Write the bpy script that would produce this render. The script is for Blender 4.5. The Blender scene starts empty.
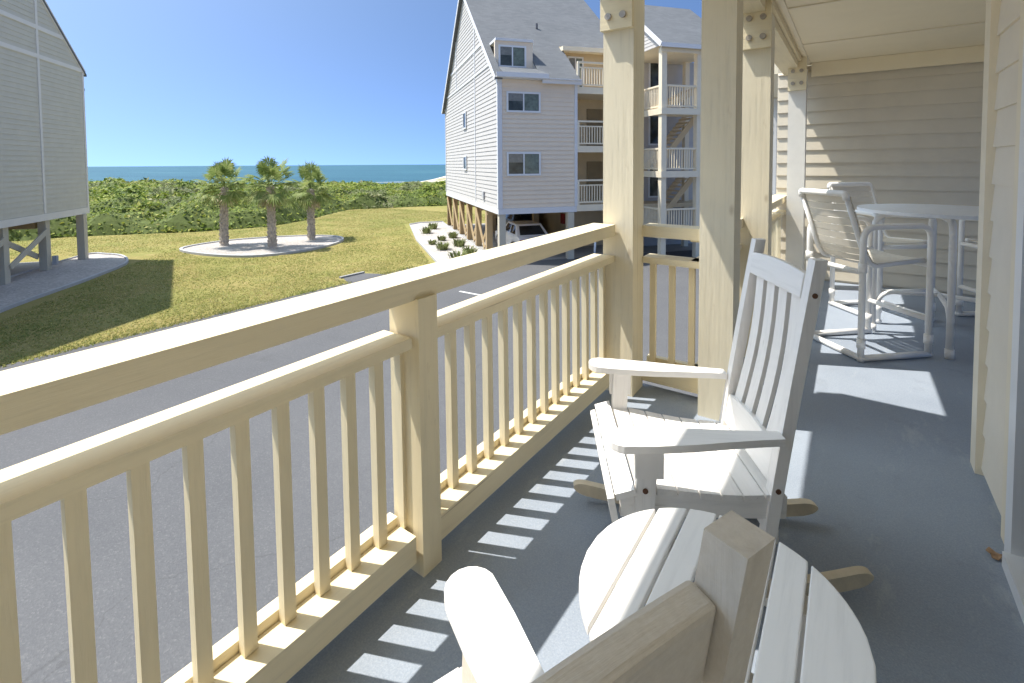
import bpy, bmesh, math, random
from mathutils import Vector, Matrix, noise
R = math.radians
random.seed(7)
S = bpy.context.scene
COL = S.collection

# ------------------------------------------------------------------ camera
cam_data = bpy.data.cameras.new("camera")
cam = bpy.data.objects.new("camera", cam_data)
COL.objects.link(cam)
YAW, PITCH, ROLL = -34.71833, 2.46163, 0.36162
F_PX, CY0 = 490.0, 185.0
_fw = Vector((math.sin(R(YAW)), math.cos(R(YAW)), 0)); _rt = Vector((math.cos(R(YAW)), -math.sin(R(YAW)), 0)); _dn = Vector((0, 0, -1))
f2 = _fw * math.cos(R(PITCH)) + _dn * math.sin(R(PITCH)); d2 = _dn * math.cos(R(PITCH)) - _fw * math.sin(R(PITCH))
r3 = _rt * math.cos(R(ROLL)) + d2 * math.sin(R(ROLL)); d3 = d2 * math.cos(R(ROLL)) - _rt * math.sin(R(ROLL))
M = Matrix((r3, -d3, -f2)).transposed().to_4x4()
M.translation = Vector((0, 0, 4.45))
cam.matrix_world = M
cam_data.sensor_width = 36.0
cam_data.lens = F_PX / 1024 * 36
cam_data.shift_y = -(341.5 - CY0) / 1024
cam_data.clip_start = 0.05
cam_data.clip_end = 90000
S.camera = cam

# ------------------------------------------------------------------ light
SUN_EL, SUN_AZ = 63.0, 246.0          # azimuth clockwise from +Y
world = bpy.data.worlds.new("World"); S.world = world; world.use_nodes = True
nt = world.node_tree
sky = nt.nodes.new("ShaderNodeTexSky"); sky.sky_type = 'NISHITA'; sky.sun_disc = False
sky.sun_elevation = R(SUN_EL); sky.sun_rotation = R(SUN_AZ)
sky.air_density = 0.2; sky.dust_density = 1.2; sky.ozone_density = 6.0
# very clear air: look the sky up a little higher than the eye level so the horizon stays blue
_tc = nt.nodes.new("ShaderNodeTexCoord"); _mp = nt.nodes.new("ShaderNodeMapping"); _mp.inputs["Location"].default_value = (0, 0, 0.14)
nt.links.new(_tc.outputs["Generated"], _mp.inputs[0]); nt.links.new(_mp.outputs[0], sky.inputs[0])
_tint = nt.nodes.new("ShaderNodeMix"); _tint.data_type = 'RGBA'; _tint.blend_type = 'MULTIPLY'; _tint.inputs[0].default_value = 1.0
_tint.inputs[7].default_value = (0.83, 1.0, 1.0, 1)
nt.links.new(sky.outputs[0], _tint.inputs[6]); nt.links.new(_tint.outputs[2], nt.nodes["Background"].inputs[0])
nt.nodes["Background"].inputs[1].default_value = 0.15
sun_d = bpy.data.lights.new("sun", 'SUN'); sun_d.energy = 2.0; sun_d.angle = R(0.5); sun_d.color = (1.0, 0.95, 0.87)
sun = bpy.data.objects.new("sun", sun_d); COL.objects.link(sun)
_az = R(SUN_AZ)
to_sun = Vector((math.sin(_az) * math.cos(R(SUN_EL)), math.cos(_az) * math.cos(R(SUN_EL)), math.sin(R(SUN_EL))))
sun.rotation_euler = to_sun.to_track_quat('Z', 'Y').to_euler()
sun.location = to_sun * 60
S.view_settings.view_transform = 'Standard'; S.view_settings.look = 'None'
S.view_settings.exposure = 1.8; S.view_settings.gamma = 1.0; S.view_settings.use_curve_mapping = False
S.cycles.max_bounces = 10; S.cycles.diffuse_bounces = 6
S.cycles.use_denoising = True

# ------------------------------------------------------------------ materials
def new_mat(name):
    m = bpy.data.materials.new(name); m.use_nodes = True
    n = m.node_tree.nodes; l = m.node_tree.links
    return m, n, l, n["Principled BSDF"]

def ramp(n, stops):
    r = n.new("ShaderNodeValToRGB")
    while len(r.color_ramp.elements) < len(stops): r.color_ramp.elements.new(0.5)
    for e, (p, c) in zip(r.color_ramp.elements, stops):
        e.position = p; e.color = (*c, 1) if len(c) == 3 else c
    return r

def mapped(n, l, scale, coord="Object", rot=(0, 0, 0)):
    t = n.new("ShaderNodeTexCoord"); m = n.new("ShaderNodeMapping")
    m.inputs["Scale"].default_value = scale; m.inputs["Rotation"].default_value = rot
    l.new(t.outputs[coord], m.inputs[0]); return m.outputs[0]

def noisetex(n, l, vec, scale, detail=4, rough=0.6):
    t = n.new("ShaderNodeTexNoise"); t.inputs["Scale"].default_value = scale
    t.inputs["Detail"].default_value = detail; t.inputs["Roughness"].default_value = rough
    l.new(vec, t.inputs["Vector"]); return t.outputs["Fac"]

def mixc(n, l, fac, a, b):
    m = n.new("ShaderNodeMix"); m.data_type = 'RGBA'
    if isinstance(fac, float): m.inputs[0].default_value = fac
    else: l.new(fac, m.inputs[0])
    for s, v in ((6, a), (7, b)):
        if isinstance(v, tuple): m.inputs[s].default_value = (*v, 1)
        else: l.new(v, m.inputs[s])
    return m.outputs[2]

def bump(n, l, height, bsdf, strength, dist=0.01):
    b = n.new("ShaderNodeBump"); b.inputs["Strength"].default_value = strength; b.inputs["Distance"].default_value = dist
    l.new(height, b.inputs["Height"]); l.new(b.outputs[0], bsdf.inputs["Normal"])

def sc(c, k): return tuple(min(1, x * k) for x in c)

def plain(name, col, rough=0.5, metal=0.0, var=0.06, scale=6.0, bmp=0.0, spec=0.4):
    m, n, l, p = new_mat(name)
    v = mapped(n, l, (1, 1, 1)); f = noisetex(n, l, v, scale, 5)
    r = ramp(n, [(0.3, sc(col, 1 - var)), (0.7, sc(col, 1 + var))]); l.new(f, r.inputs[0]); l.new(r.outputs[0], p.inputs["Base Color"])
    p.inputs["Roughness"].default_value = rough; p.inputs["Metallic"].default_value = metal
    p.inputs["Specular IOR Level"].default_value = spec
    if bmp: bump(n, l, noisetex(n, l, v, scale * 8, 4), p, bmp, 0.004)
    return m

def wood(name, col, axis, rough=0.6, wear=(0.42, 0.32, 0.2), wear_amt=0.42, bmp=0.5):
    """painted sawn timber; grain runs along the given axis"""
    m, n, l, p = new_mat(name)
    s = [1, 1, 1]; s['xyz'.index(axis)] = 0.06
    v = mapped(n, l, tuple(s)); g = noisetex(n, l, v, 38, 6, 0.7)
    big = noisetex(n, l, mapped(n, l, (1, 1, 1)), 1.7, 4)
    r = ramp(n, [(0.25, sc(col, 0.78)), (0.5, col), (0.8, sc(col, 1.05))]); l.new(g, r.inputs[0])
    r2 = ramp(n, [(0.35, sc(col, 0.9)), (0.65, sc(col, 1.04))]); l.new(big, r2.inputs[0])
    c1 = mixc(n, l, 0.45, r.outputs[0], r2.outputs[0])
    s2 = [1, 1, 1]; s2['xyz'.index(axis)] = 0.22
    w = noisetex(n, l, mapped(n, l, tuple(s2)), 14, 6, 0.65)
    wr = ramp(n, [(0.66, (0, 0, 0)), (0.76, (wear_amt,) * 3)]); l.new(w, wr.inputs[0])
    c2 = mixc(n, l, wr.outputs[0], c1, wear)
    s3 = [1, 1, 1]; s3['xyz'.index(axis)] = 0.45
    vk = n.new("ShaderNodeTexVoronoi"); vk.inputs["Scale"].default_value = 4.2; l.new(mapped(n, l, tuple(s3)), vk.inputs["Vector"])
    kr = ramp(n, [(0.02, (0.75, 0.75, 0.75)), (0.075, (0, 0, 0))]); l.new(vk.outputs["Distance"], kr.inputs[0])
    km = n.new("ShaderNodeMath"); km.operation = 'MULTIPLY'; l.new(kr.outputs[0], km.inputs[0]); km.inputs[1].default_value = wear_amt * 1.6
    c2 = mixc(n, l, km.outputs[0], c2, sc(wear, 0.8))
    s4 = [1, 1, 1]; s4['xyz'.index(axis)] = 0.018
    ck = noisetex(n, l, mapped(n, l, tuple(s4)), 55, 3, 0.5)
    cr = ramp(n, [(0.24, (wear_amt * 1.5,) * 3), (0.31, (0, 0, 0))]); l.new(ck, cr.inputs[0])
    c2 = mixc(n, l, cr.outputs[0], c2, sc(wear, 0.7))
    l.new(c2, p.inputs["Base Color"]); p.inputs["Roughness"].default_value = rough
    p.inputs["Specular IOR Level"].default_value = 0.3
    bump(n, l, g, p, bmp, 0.004)
    return m

CREAM = (0.80, 0.695, 0.475)
WX, WY, WZ = (wood("cream_timber_" + a, CREAM, a) for a in "xyz")
POSTM = wood("rough_sawn_post", (0.78, 0.70, 0.525), 'z', 0.75, (0.38, 0.27, 0.15), 0.35, 0.8)
CEILM = plain("ceiling_paint", (0.88, 0.78, 0.575), 0.6, 0, 0.03, 2.0, 0.05)
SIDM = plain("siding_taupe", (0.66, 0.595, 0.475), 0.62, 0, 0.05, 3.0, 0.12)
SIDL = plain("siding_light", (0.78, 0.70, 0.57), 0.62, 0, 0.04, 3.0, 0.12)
TRIM = plain("trim_paint", (0.82, 0.73, 0.56), 0.5, 0, 0.03, 3.0)
WHITE = plain("white_paint", (0.85, 0.84, 0.82), 0.42, 0, 0.03, 9.0, 0.12)
def wornwhite(name, col, axis):
    return wood(name, col, axis, 0.45, (0.55, 0.50, 0.42), 0.3, 0.22)
WHX, WHY, WHZ = (wornwhite("white_chair_paint_" + a, (0.86, 0.835, 0.80), a) for a in "xyz")
def aged_shaded(name, axis):
    m = wood(name, (0.66, 0.605, 0.52), axis, 0.75, (0.40, 0.32, 0.22), 0.5, 0.7)  # tan base stands in for shade and warm ceiling bounce, wear laid over it
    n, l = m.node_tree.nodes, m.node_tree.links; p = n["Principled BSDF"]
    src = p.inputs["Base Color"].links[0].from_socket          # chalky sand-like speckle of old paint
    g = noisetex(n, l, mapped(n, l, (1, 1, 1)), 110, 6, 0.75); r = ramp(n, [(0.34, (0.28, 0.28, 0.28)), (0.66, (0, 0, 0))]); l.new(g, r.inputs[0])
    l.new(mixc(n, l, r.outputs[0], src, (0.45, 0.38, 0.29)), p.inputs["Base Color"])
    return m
AGX, AGZ = aged_shaded("weathered_shade_toned_paint_x", 'x'), aged_shaded("weathered_shade_toned_paint_z", 'z')
ROCKM = plain("rocker_wood", (0.70, 0.61, 0.46), 0.6, 0, 0.1, 14.0, 0.2)
PVC = plain("white_plastic_pipe", (0.87, 0.85, 0.81), 0.3, 0, 0.02, 6.0)
STRAP = plain("vinyl_strap", (0.74, 0.68, 0.57), 0.45, 0, 0.05, 8.0)
FROST = plain("table_plastic", (0.80, 0.82, 0.84), 0.35, 0, 0.03, 12.0, 0.15)
BOLT = plain("zinc_bolt", (0.42, 0.37, 0.31), 0.5, 0.6, 0.2, 40.0)
RUST = plain("rusty_screw", (0.14, 0.07, 0.04), 0.7, 0.2, 0.3, 60.0)
RUBBER = plain("tyre_rubber", (0.02, 0.02, 0.02), 0.8, 0, 0.1, 20)
VINYLW = plain("white_vinyl", (0.78, 0.79, 0.80), 0.4, 0, 0.02, 4)

def deck_mat():
    m, n, l, p = new_mat("deck_coating")
    v = mapped(n, l, (1, 1, 1))
    f1 = noisetex(n, l, v, 160, 4, 0.7); f2_ = noisetex(n, l, v, 1.5, 6, 0.6)
    r1 = ramp(n, [(0.3, (0.19, 0.225, 0.275)), (0.55, (0.285, 0.325, 0.385)), (0.75, (0.40, 0.435, 0.485))]); l.new(f1, r1.inputs[0])
    r2 = ramp(n, [(0.3, (0.235, 0.275, 0.335)), (0.7, (0.335, 0.38, 0.44))]); l.new(f2_, r2.inputs[0])
    c = mixc(n, l, 0.5, r1.outputs[0], r2.outputs[0])
    sc_ = noisetex(n, l, mapped(n, l, (1, 0.35, 1), rot=(0, 0, R(50))), 5, 8, 0.75)
    rs = ramp(n, [(0.57, (0, 0, 0)), (0.72, (0.6, 0.6, 0.6))]); l.new(sc_, rs.inputs[0])
    c = mixc(n, l, rs.outputs[0], c, (0.46, 0.48, 0.49))
    dk = noisetex(n, l, mapped(n, l, (1, 1, 1)), 3.1, 7, 0.7)
    rd = ramp(n, [(0.58, (0, 0, 0)), (0.74, (0.5, 0.5, 0.5))]); l.new(dk, rd.inputs[0])
    c = mixc(n, l, rd.outputs[0], c, (0.17, 0.19, 0.215))
    gr = noisetex(n, l, mapped(n, l, (1, 1, 1)), 420, 2, 0.5)
    rg = ramp(n, [(0.66, (0, 0, 0)), (0.72, (0.55, 0.55, 0.55))]); l.new(gr, rg.inputs[0])
    c = mixc(n, l, rg.outputs[0], c, (0.5, 0.5, 0.47))
    l.new(c, p.inputs["Base Color"])
    rr = ramp(n, [(0.3, (0.5,) * 3), (0.7, (0.7,) * 3)]); l.new(f2_, rr.inputs[0]); l.new(rr.outputs[0], p.inputs["Roughness"])
    p.inputs["Specular IOR Level"].default_value = 0.35
    bump(n, l, f1, p, 0.35, 0.003)
    return m
DECKM = deck_mat()

def asphalt_mat():
    m, n, l, p = new_mat("weathered_asphalt")
    v = mapped(n, l, (1, 1, 1))
    vo = n.new("ShaderNodeTexVoronoi"); vo.inputs["Scale"].default_value = 60; l.new(v, vo.inputs["Vector"])
    sp = n.new("ShaderNodeSeparateColor"); l.new(vo.outputs["Color"], sp.inputs[0])
    r1 = ramp(n, [(0.0, (0.064, 0.065, 0.071)), (0.55, (0.101, 0.104, 0.108)), (0.9, (0.128, 0.129, 0.130)), (1.0, (0.204, 0.202, 0.193))]); l.new(sp.outputs[0], r1.inputs[0])
    f2_ = noisetex(n, l, v, 0.35, 7, 0.6)
    r2 = ramp(n, [(0.3, (0.089, 0.090, 0.096)), (0.7, (0.121, 0.121, 0.125))]); l.new(f2_, r2.inputs[0])
    c = mixc(n, l, 0.68, r1.outputs[0], r2.outputs[0])
    st = noisetex(n, l, mapped(n, l, (1, 0.12, 1), rot=(0, 0, R(-14))), 0.9, 7, 0.7)
    rs = ramp(n, [(0.62, (0, 0, 0)), (0.72, (0.255, 0.252, 0.236))]); l.new(st, rs.inputs[0])
    c = mixc(n, l, rs.outputs[0], c, (0.183, 0.181, 0.174))
    wv = noisetex(n, l, mapped(n, l, (1, 1, 1)), 1.2, 4)
    ad = n.new("ShaderNodeVectorMath"); ad.operation = 'MULTIPLY_ADD'; ad.inputs[1].default_value = (0.737, 0.728, 0.000)
    l.new(n[wv.node.name].outputs["Color"], ad.inputs[0]); l.new(mapped(n, l, (1, 1, 1)), ad.inputs[2])
    ve = n.new("ShaderNodeTexVoronoi"); ve.feature = 'DISTANCE_TO_EDGE'; ve.inputs["Scale"].default_value = 0.23; l.new(ad.outputs[0], ve.inputs["Vector"])
    er = ramp(n, [(0.0, (0.308, 0.304, 0.290)), (0.003, (0, 0, 0))]); l.new(ve.outputs["Distance"], er.inputs[0])
    c = mixc(n, l, er.outputs[0], c, (0.041, 0.041, 0.039))
    oil = noisetex(n, l, mapped(n, l, (1, 1, 1)), 0.75, 5, 0.55)
    orr = ramp(n, [(0.66, (0, 0, 0)), (0.78, (0.369, 0.365, 0.340))]); l.new(oil, orr.inputs[0])
    c = mixc(n, l, orr.outputs[0], c, (0.057, 0.057, 0.056))
    l.new(c, p.inputs["Base Color"]); p.inputs["Roughness"].default_value = 0.85
    bump(n, l, vo.outputs["Distance"], p, 0.3, 0.006)
    return m
ASPH = asphalt_mat()

def grass_mat():
    m, n, l, p = new_mat("dry_lawn")
    v = mapped(n, l, (1, 1, 1))
    a = noisetex(n, l, v, 0.22, 7, 0.62); b = noisetex(n, l, v, 2.2, 8, 0.7); c_ = noisetex(n, l, v, 26, 6, 0.8)
    ra = ramp(n, [(0.34, (0.166, 0.201, 0.047)), (0.44, (0.260, 0.255, 0.074)), (0.53, (0.366, 0.276, 0.115)), (0.60, (0.276, 0.255, 0.074)), (0.70, (0.376, 0.292, 0.136))]); l.new(a, ra.inputs[0])
    rb = ramp(n, [(0.32, (0.144, 0.178, 0.041)), (0.5, (0.288, 0.255, 0.081)), (0.68, (0.442, 0.335, 0.162))]); l.new(b, rb.inputs[0])
    rc = ramp(n, [(0.3, (0.111, 0.130, 0.027)), (0.7, (0.398, 0.346, 0.149))]); l.new(c_, rc.inputs[0])
    x = mixc(n, l, 0.42, ra.outputs[0], rb.outputs[0]); x = mixc(n, l, 0.35, x, rc.outputs[0])
    l.new(x, p.inputs["Base Color"]); p.inputs["Roughness"].default_value = 0.9; p.inputs["Specular IOR Level"].default_value = 0.1
    bump(n, l, c_, p, 0.6, 0.05)
    return m
GRASS = grass_mat()

def speck(name, stops, scale, rough=0.9, big=0.4, bmp=0.5):
    m, n, l, p = new_mat(name)
    v = mapped(n, l, (1, 1, 1))
    vo = n.new("ShaderNodeTexVoronoi"); vo.inputs["Scale"].default_value = scale; l.new(v, vo.inputs["Vector"])
    sp = n.new("ShaderNodeSeparateColor"); l.new(vo.outputs["Color"], sp.inputs[0])
    r1 = ramp(n, stops); l.new(sp.outputs[0], r1.inputs[0])
    r2 = ramp(n, [(0.3, sc(stops[0][1], 1.05)), (0.7, sc(stops[-1][1], 0.95))]); l.new(noisetex(n, l, v, 0.8, 6), r2.inputs[0])
    l.new(mixc(n, l, big, r1.outputs[0], r2.outputs[0]), p.inputs["Base Color"]); p.inputs["Roughness"].default_value = rough
    bump(n, l, vo.outputs["Distance"], p, bmp, 0.02)
    return m
SHELL = speck("crushed_shell", [(0.0, (0.30, 0.275, 0.25)), (0.6, (0.42, 0.385, 0.355)), (1.0, (0.56, 0.52, 0.49))], 14)
SAND = speck("beach_sand", [(0.0, (0.36, 0.31, 0.24)), (1.0, (0.48, 0.43, 0.34))], 3)
KERBM = plain("kerb_concrete", (0.46, 0.46, 0.47), 0.8, 0, 0.08, 5, 0.3)
CONC = plain("concrete", (0.33, 0.32, 0.30), 0.85, 0, 0.12, 2.5, 0.3)
PAINTL = plain("road_paint", (0.72, 0.72, 0.70), 0.7, 0, 0.15, 12)

def shingle_mat():
    m, n, l, p = new_mat("grey_shingles")
    u = n.new("ShaderNodeTexCoord")
    br = n.new("ShaderNodeTexBrick"); br.inputs["Scale"].default_value = 1.0
    br.inputs["Brick Width"].default_value = 0.32; br.inputs["Row Height"].default_value = 0.14; br.inputs["Mortar Size"].default_value = 0.010
    br.inputs["Color1"].default_value = (0.11, 0.12, 0.13, 1); br.inputs["Color2"].default_value = (0.17, 0.18, 0.19, 1); br.inputs["Mortar"].default_value = (0.13, 0.13, 0.14, 1)
    l.new(u.outputs["UV"], br.inputs["Vector"])
    f = noisetex(n, l, mapped(n, l, (1, 1, 1)), 0.7, 6); r = ramp(n, [(0.3, (0.12, 0.13, 0.14)), (0.7, (0.165, 0.175, 0.185))]); l.new(f, r.inputs[0])
    l.new(mixc(n, l, 0.5, br.outputs[0], r.outputs[0]), p.inputs["Base Color"]); p.inputs["Roughness"].default_value = 0.9
    bump(n, l, br.outputs["Fac"], p, -0.4, 0.02)
    return m
SHING = shingle_mat()

def glass_dark(name, col=(0.03, 0.04, 0.045), rough=0.06):
    m, n, l, p = new_mat(name)
    f = noisetex(n, l, mapped(n, l, (1, 1, 1)), 1.6, 3)
    r = ramp(n, [(0.35, sc(col, 0.6)), (0.65, sc(col, 1.8))]); l.new(f, r.inputs[0]); l.new(r.outputs[0], p.inputs["Base Color"])
    p.inputs["Roughness"].default_value = rough; p.inputs["Specular IOR Level"].default_value = 0.35
    return m
GLASS = glass_dark("window_glass", (0.055, 0.062, 0.055), 0.15)

def sea_mat():
    m, n, l, p = new_mat("sea_water")
    v = mapped(n, l, (1, 1, 1))
    f = noisetex(n, l, mapped(n, l, (0.004, 0.02, 1), rot=(0, 0, R(38))), 1.0, 8, 0.6)
    r = ramp(n, [(0.3, (0.03, 0.095, 0.13)), (0.6, (0.05, 0.14, 0.175)), (0.75, (0.09, 0.19, 0.22))]); l.new(f, r.inputs[0])
    l.new(r.outputs[0], p.inputs["Base Color"]); p.inputs["Roughness"].default_value = 0.45; p.inputs["Specular IOR Level"].default_value = 0.15
    bump(n, l, noisetex(n, l, v, 0.5, 6), p, 0.6, 0.4)
    return m
SEA = sea_mat()

def leaf_mat(name, stops, scale=0.5, tr=0.25):
    m, n, l, p = new_mat(name)
    g = n.new("ShaderNodeNewGeometry")
    f = noisetex(n, l, mapped(n, l, (1, 1, 1)), scale, 4)
    a = n.new("ShaderNodeMath"); a.operation = 'MULTIPLY_ADD'; l.new(g.outputs["Random Per Island"], a.inputs[0]); a.inputs[1].default_value = 0.5
    b = n.new("ShaderNodeMath"); b.operation = 'MULTIPLY_ADD'; l.new(f, b.inputs[0]); b.inputs[1].default_value = 0.9; b.inputs[2].default_value = -0.2
    l.new(b.outputs[0], a.inputs[2])
    r = ramp(n, stops); l.new(a.outputs[0], r.inputs[0])
    l.new(r.outputs[0], p.inputs["Base Color"]); p.inputs["Roughness"].default_value = 0.6; p.inputs["Specular IOR Level"].default_value = 0.25
    t = n.new("ShaderNodeBsdfTranslucent"); l.new(r.outputs[0], t.inputs[0])
    mx = n.new("ShaderNodeMixShader"); mx.inputs[0].default_value = tr
    l.new(p.outputs[0], mx.inputs[1]); l.new(t.outputs[0], mx.inputs[2]); l.new(mx.outputs[0], n["Material Output"].inputs[0])
    return m
SCRUB = leaf_mat("scrub_leaves", [(0.14, (0.045, 0.085, 0.012)), (0.34, (0.13, 0.20, 0.025)), (0.54, (0.26, 0.33, 0.045)), (0.74, (0.42, 0.42, 0.09)), (0.93, (0.42, 0.36, 0.19))], 0.28)
SCRUB2 = leaf_mat("olive_scrub_leaves", [(0.2, (0.09, 0.12, 0.04)), (0.5, (0.20, 0.23, 0.09)), (0.8, (0.36, 0.35, 0.19))], 0.4)
SCRUBD = plain("scrub_twigs", (0.10, 0.13, 0.03), 0.9, 0, 0.3, 4)
PALMG = leaf_mat("palm_leaf", [(0.1, (0.13, 0.19, 0.055)), (0.5, (0.26, 0.33, 0.10)), (0.9, (0.46, 0.47, 0.20))], 1.2, 0.4)
PALMD = leaf_mat("palm_dead_leaf", [(0.1, (0.36, 0.29, 0.18)), (0.9, (0.62, 0.54, 0.38))], 1.2, 0.1)
SHRUB = leaf_mat("shrub_leaf", [(0.1, (0.12, 0.15, 0.05)), (0.6, (0.24, 0.27, 0.10)), (0.9, (0.36, 0.36, 0.18))], 2.0)
PTRUNK = plain("palm_bark", (0.52, 0.455, 0.385), 0.9, 0, 0.3, 9, 0.6)
PILEM = wood("treated_piling", (0.46, 0.34, 0.19), 'z', 0.8, (0.3, 0.2, 0.1), 0.3)
PILEL = wood("painted_piling", (0.60, 0.55, 0.44), 'z', 0.8)

# ------------------------------------------------------------------ mesh helpers
def obj(name, bm, mat, parent=None, loc=None, smooth=False, bevel=0.0, seg=2):
    if bevel > 0:
        es = [e for e in bm.edges if len(e.link_faces) == 2 and e.calc_face_angle(0) > 0.6]
        bmesh.ops.bevel(bm, geom=es, offset=bevel, segments=seg, profile=0.6, affect='EDGES', clamp_overlap=True)
    bmesh.ops.recalc_face_normals(bm, faces=bm.faces)
    me = bpy.data.meshes.new(name); bm.to_mesh(me); bm.free()
    if smooth:
        for p in me.polygons: p.use_smooth = True
    for mm in (mat if isinstance(mat, (list, tuple)) else [mat]): me.materials.append(mm)
    o = bpy.data.objects.new(name, me); COL.objects.link(o)
    if parent is not None: o.parent = parent
    if loc is not None: o.location = loc
    return o

def empty(name, label, cat, loc=(0, 0, 0), rz=0.0, group=None):
    o = bpy.data.objects.new(name, None); COL.objects.link(o)
    o.empty_display_size = 0.2
    o.location = loc; o.rotation_euler = (0, 0, rz)
    tag(o, label, cat, group); return o

def tag(o, label=None, cat=None, group=None, kind=None):
    if label: o["label"] = label
    if cat: o["category"] = cat
    if group: o["group"] = group
    if kind: o["kind"] = kind
    return o

def struct(o, label=None, cat=None): return tag(o, label, cat, None, "structure")

def dup(root, loc, rz=None, label=None, group=None):
    r = root.copy(); COL.objects.link(r); r.location = loc
    if rz is not None: r.rotation_euler = (0, 0, rz)
    if label: r["label"] = label
    if group: r["group"] = group
    for ch in list(root.children):
        c = ch.copy(); COL.objects.link(c); c.parent = r
        for g in ch.children:
            d = g.copy(); COL.objects.link(d); d.parent = c
    return r

def B(): return bmesh.new()

def box(bm, x0, x1, y0, y1, z0, z1):
    v = [bm.verts.new((x, y, z)) for z in (z0, z1) for x, y in ((x0, y0), (x1, y0), (x1, y1), (x0, y1))]
    for f in ((0, 3, 2, 1), (4, 5, 6, 7), (0, 1, 5, 4), (1, 2, 6, 5), (2, 3, 7, 6), (3, 0, 4, 7)):
        bm.faces.new([v[i] for i in f])
    return bm

def bar(bm, p0, p1, w, h, up=(0, 0, 1)):
    """square timber from p0 to p1: w across, h along up"""
    p0, p1 = Vector(p0), Vector(p1); d = (p1 - p0).normalized(); up = Vector(up)
    s = d.cross(up)
    if s.length < 1e-4: s = d.cross(Vector((0, 1, 0)))
    s.normalize(); t = s.cross(d).normalized()
    q = []
    for p in (p0, p1):
        for a, b in ((-1, -1), (1, -1), (1, 1), (-1, 1)): q.append(bm.verts.new(p + s * a * w / 2 + t * b * h / 2))
    for f in ((0, 1, 2, 3), (7, 6, 5, 4), (0, 4, 5, 1), (1, 5, 6, 2), (2, 6, 7, 3), (3, 7, 4, 0)): bm.faces.new([q[i] for i in f])
    return bm

def tube(bm, pts, r, seg=10, cap=True, radii=None):
    pts = [Vector(p) for p in pts]; rings = []
    ref = Vector((0.13, 0.31, 0.94))
    prev = None
    for i, p in enumerate(pts):
        d = ((pts[min(i + 1, len(pts) - 1)] - pts[max(i - 1, 0)])).normalized()
        if prev is None:
            a = d.cross(ref)
            if a.length < 1e-3: a = d.cross(Vector((1, 0, 0)))
            a.normalize()
        else:
            a = (prev - d * prev.dot(d)).normalized()
        prev = a; b = d.cross(a); rr = radii[i] if radii else r
        rings.append([bm.verts.new(p + (a * math.cos(t) + b * math.sin(t)) * rr) for t in [2 * math.pi * k / seg for k in range(seg)]])
    for A, C in zip(rings, rings[1:]):
        for k in range(seg): bm.faces.new((A[k], A[(k + 1) % seg], C[(k + 1) % seg], C[k]))
    if cap: bm.faces.new(rings[0][::-1]); bm.faces.new(rings[-1])
    return bm

def rounded(pts, r, n=5):
    """polyline with rounded corners"""
    pts = [Vector(p) for p in pts]; out = [pts[0]]
    for a, b, c in zip(pts, pts[1:], pts[2:]):
        d0 = (a - b); d1 = (c - b); rr = min(r, d0.length * 0.45, d1.length * 0.45)
        s = b + d0.normalized() * rr; e = b + d1.normalized() * rr
        for k in range(n + 1):
            t = k / n; out.append(s * (1 - t) ** 2 + b * 2 * t * (1 - t) + e * t * t)
    out.append(pts[-1]); return out

def prism(bm, poly, axis, a0, a1):
    """extrude a 2D polygon along axis ('x': poly=(y,z), 'y': (x,z), 'z': (x,y))"""
    def mk(p, a): return {'x': (a, p[0], p[1]), 'y': (p[0], a, p[1]), 'z': (p[0], p[1], a)}[axis]
    A = [bm.verts.new(mk(p, a0)) for p in poly]; C = [bm.verts.new(mk(p, a1)) for p in poly]
    n = len(poly)
    bm.faces.new(A[::-1]); bm.faces.new(C)
    for i in range(n): bm.faces.new((A[i], A[(i + 1) % n], C[(i + 1) % n], C[i]))
    return bm

def slab(bm, poly, z0, z1): return prism(bm, poly, 'z', z0, z1)

def xform(bm, mat):
    bmesh.ops.transform(bm, matrix=mat, verts=bm.verts); return bm

def siding(bm, O, d, n, L, z0, z1, step, lip, clip=None):
    """lap boards on a wall: origin O, run direction d, outward normal n; clip(z)->(a,b)"""
    O, d, n = Vector(O), Vector(d).normalized(), Vector(n).normalized(); z = z0
    while z < z1 - 1e-4:
        zt = min(z + step, z1)
        if clip: a0, b0 = clip(z); a1, b1 = clip(zt)
        else: a0, b0 = a1, b1 = 0, L
        if b0 - a0 > 0.02:
            if b1 <= a1: a1 = b1 = (a0 + b0) / 2
            def V(s, zz, o): return bm.verts.new(O + d * s + n * o + Vector((0, 0, zz)))
            q = [V(a0, z, lip), V(b0, z, lip), V(b1, zt, 0.001), V(a1, zt, 0.001)]
            bm.faces.new(q)
            w = [V(a0, z, lip), V(b0, z, lip), V(b0, z, -0.004), V(a0, z, -0.004)]
            bm.faces.new(w[::-1])
        z = zt
    return bm

DK = 2.97
TOP = DK + 2.70

# ================================================================== GROUND
def sheet(name, poly, z, mat, thick=0.0):
    bm = B()
    if thick: slab(bm, poly, z - thick, z)
    else:
        bm.faces.new([bm.verts.new((x, y, z)) for x, y in poly])
        bmesh.ops.recalc_face_normals(bm, faces=bm.faces)
        if bm.faces[:][0].normal.z < 0: bmesh.ops.reverse_faces(bm, faces=bm.faces)
    me = bpy.data.meshes.new(name); bm.to_mesh(me); bm.free(); me.materials.append(mat)
    o = bpy.data.objects.new(name, me); COL.objects.link(o); return o

UV_A = R(51.4)
U = Vector((-math.sin(UV_A), math.cos(UV_A), 0)); V = Vector((math.cos(UV_A), math.sin(UV_A), 0))

def loc_uv(O, u, v, z=0): return Vector(O) + U * u + V * v + Vector((0, 0, z))

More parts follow.
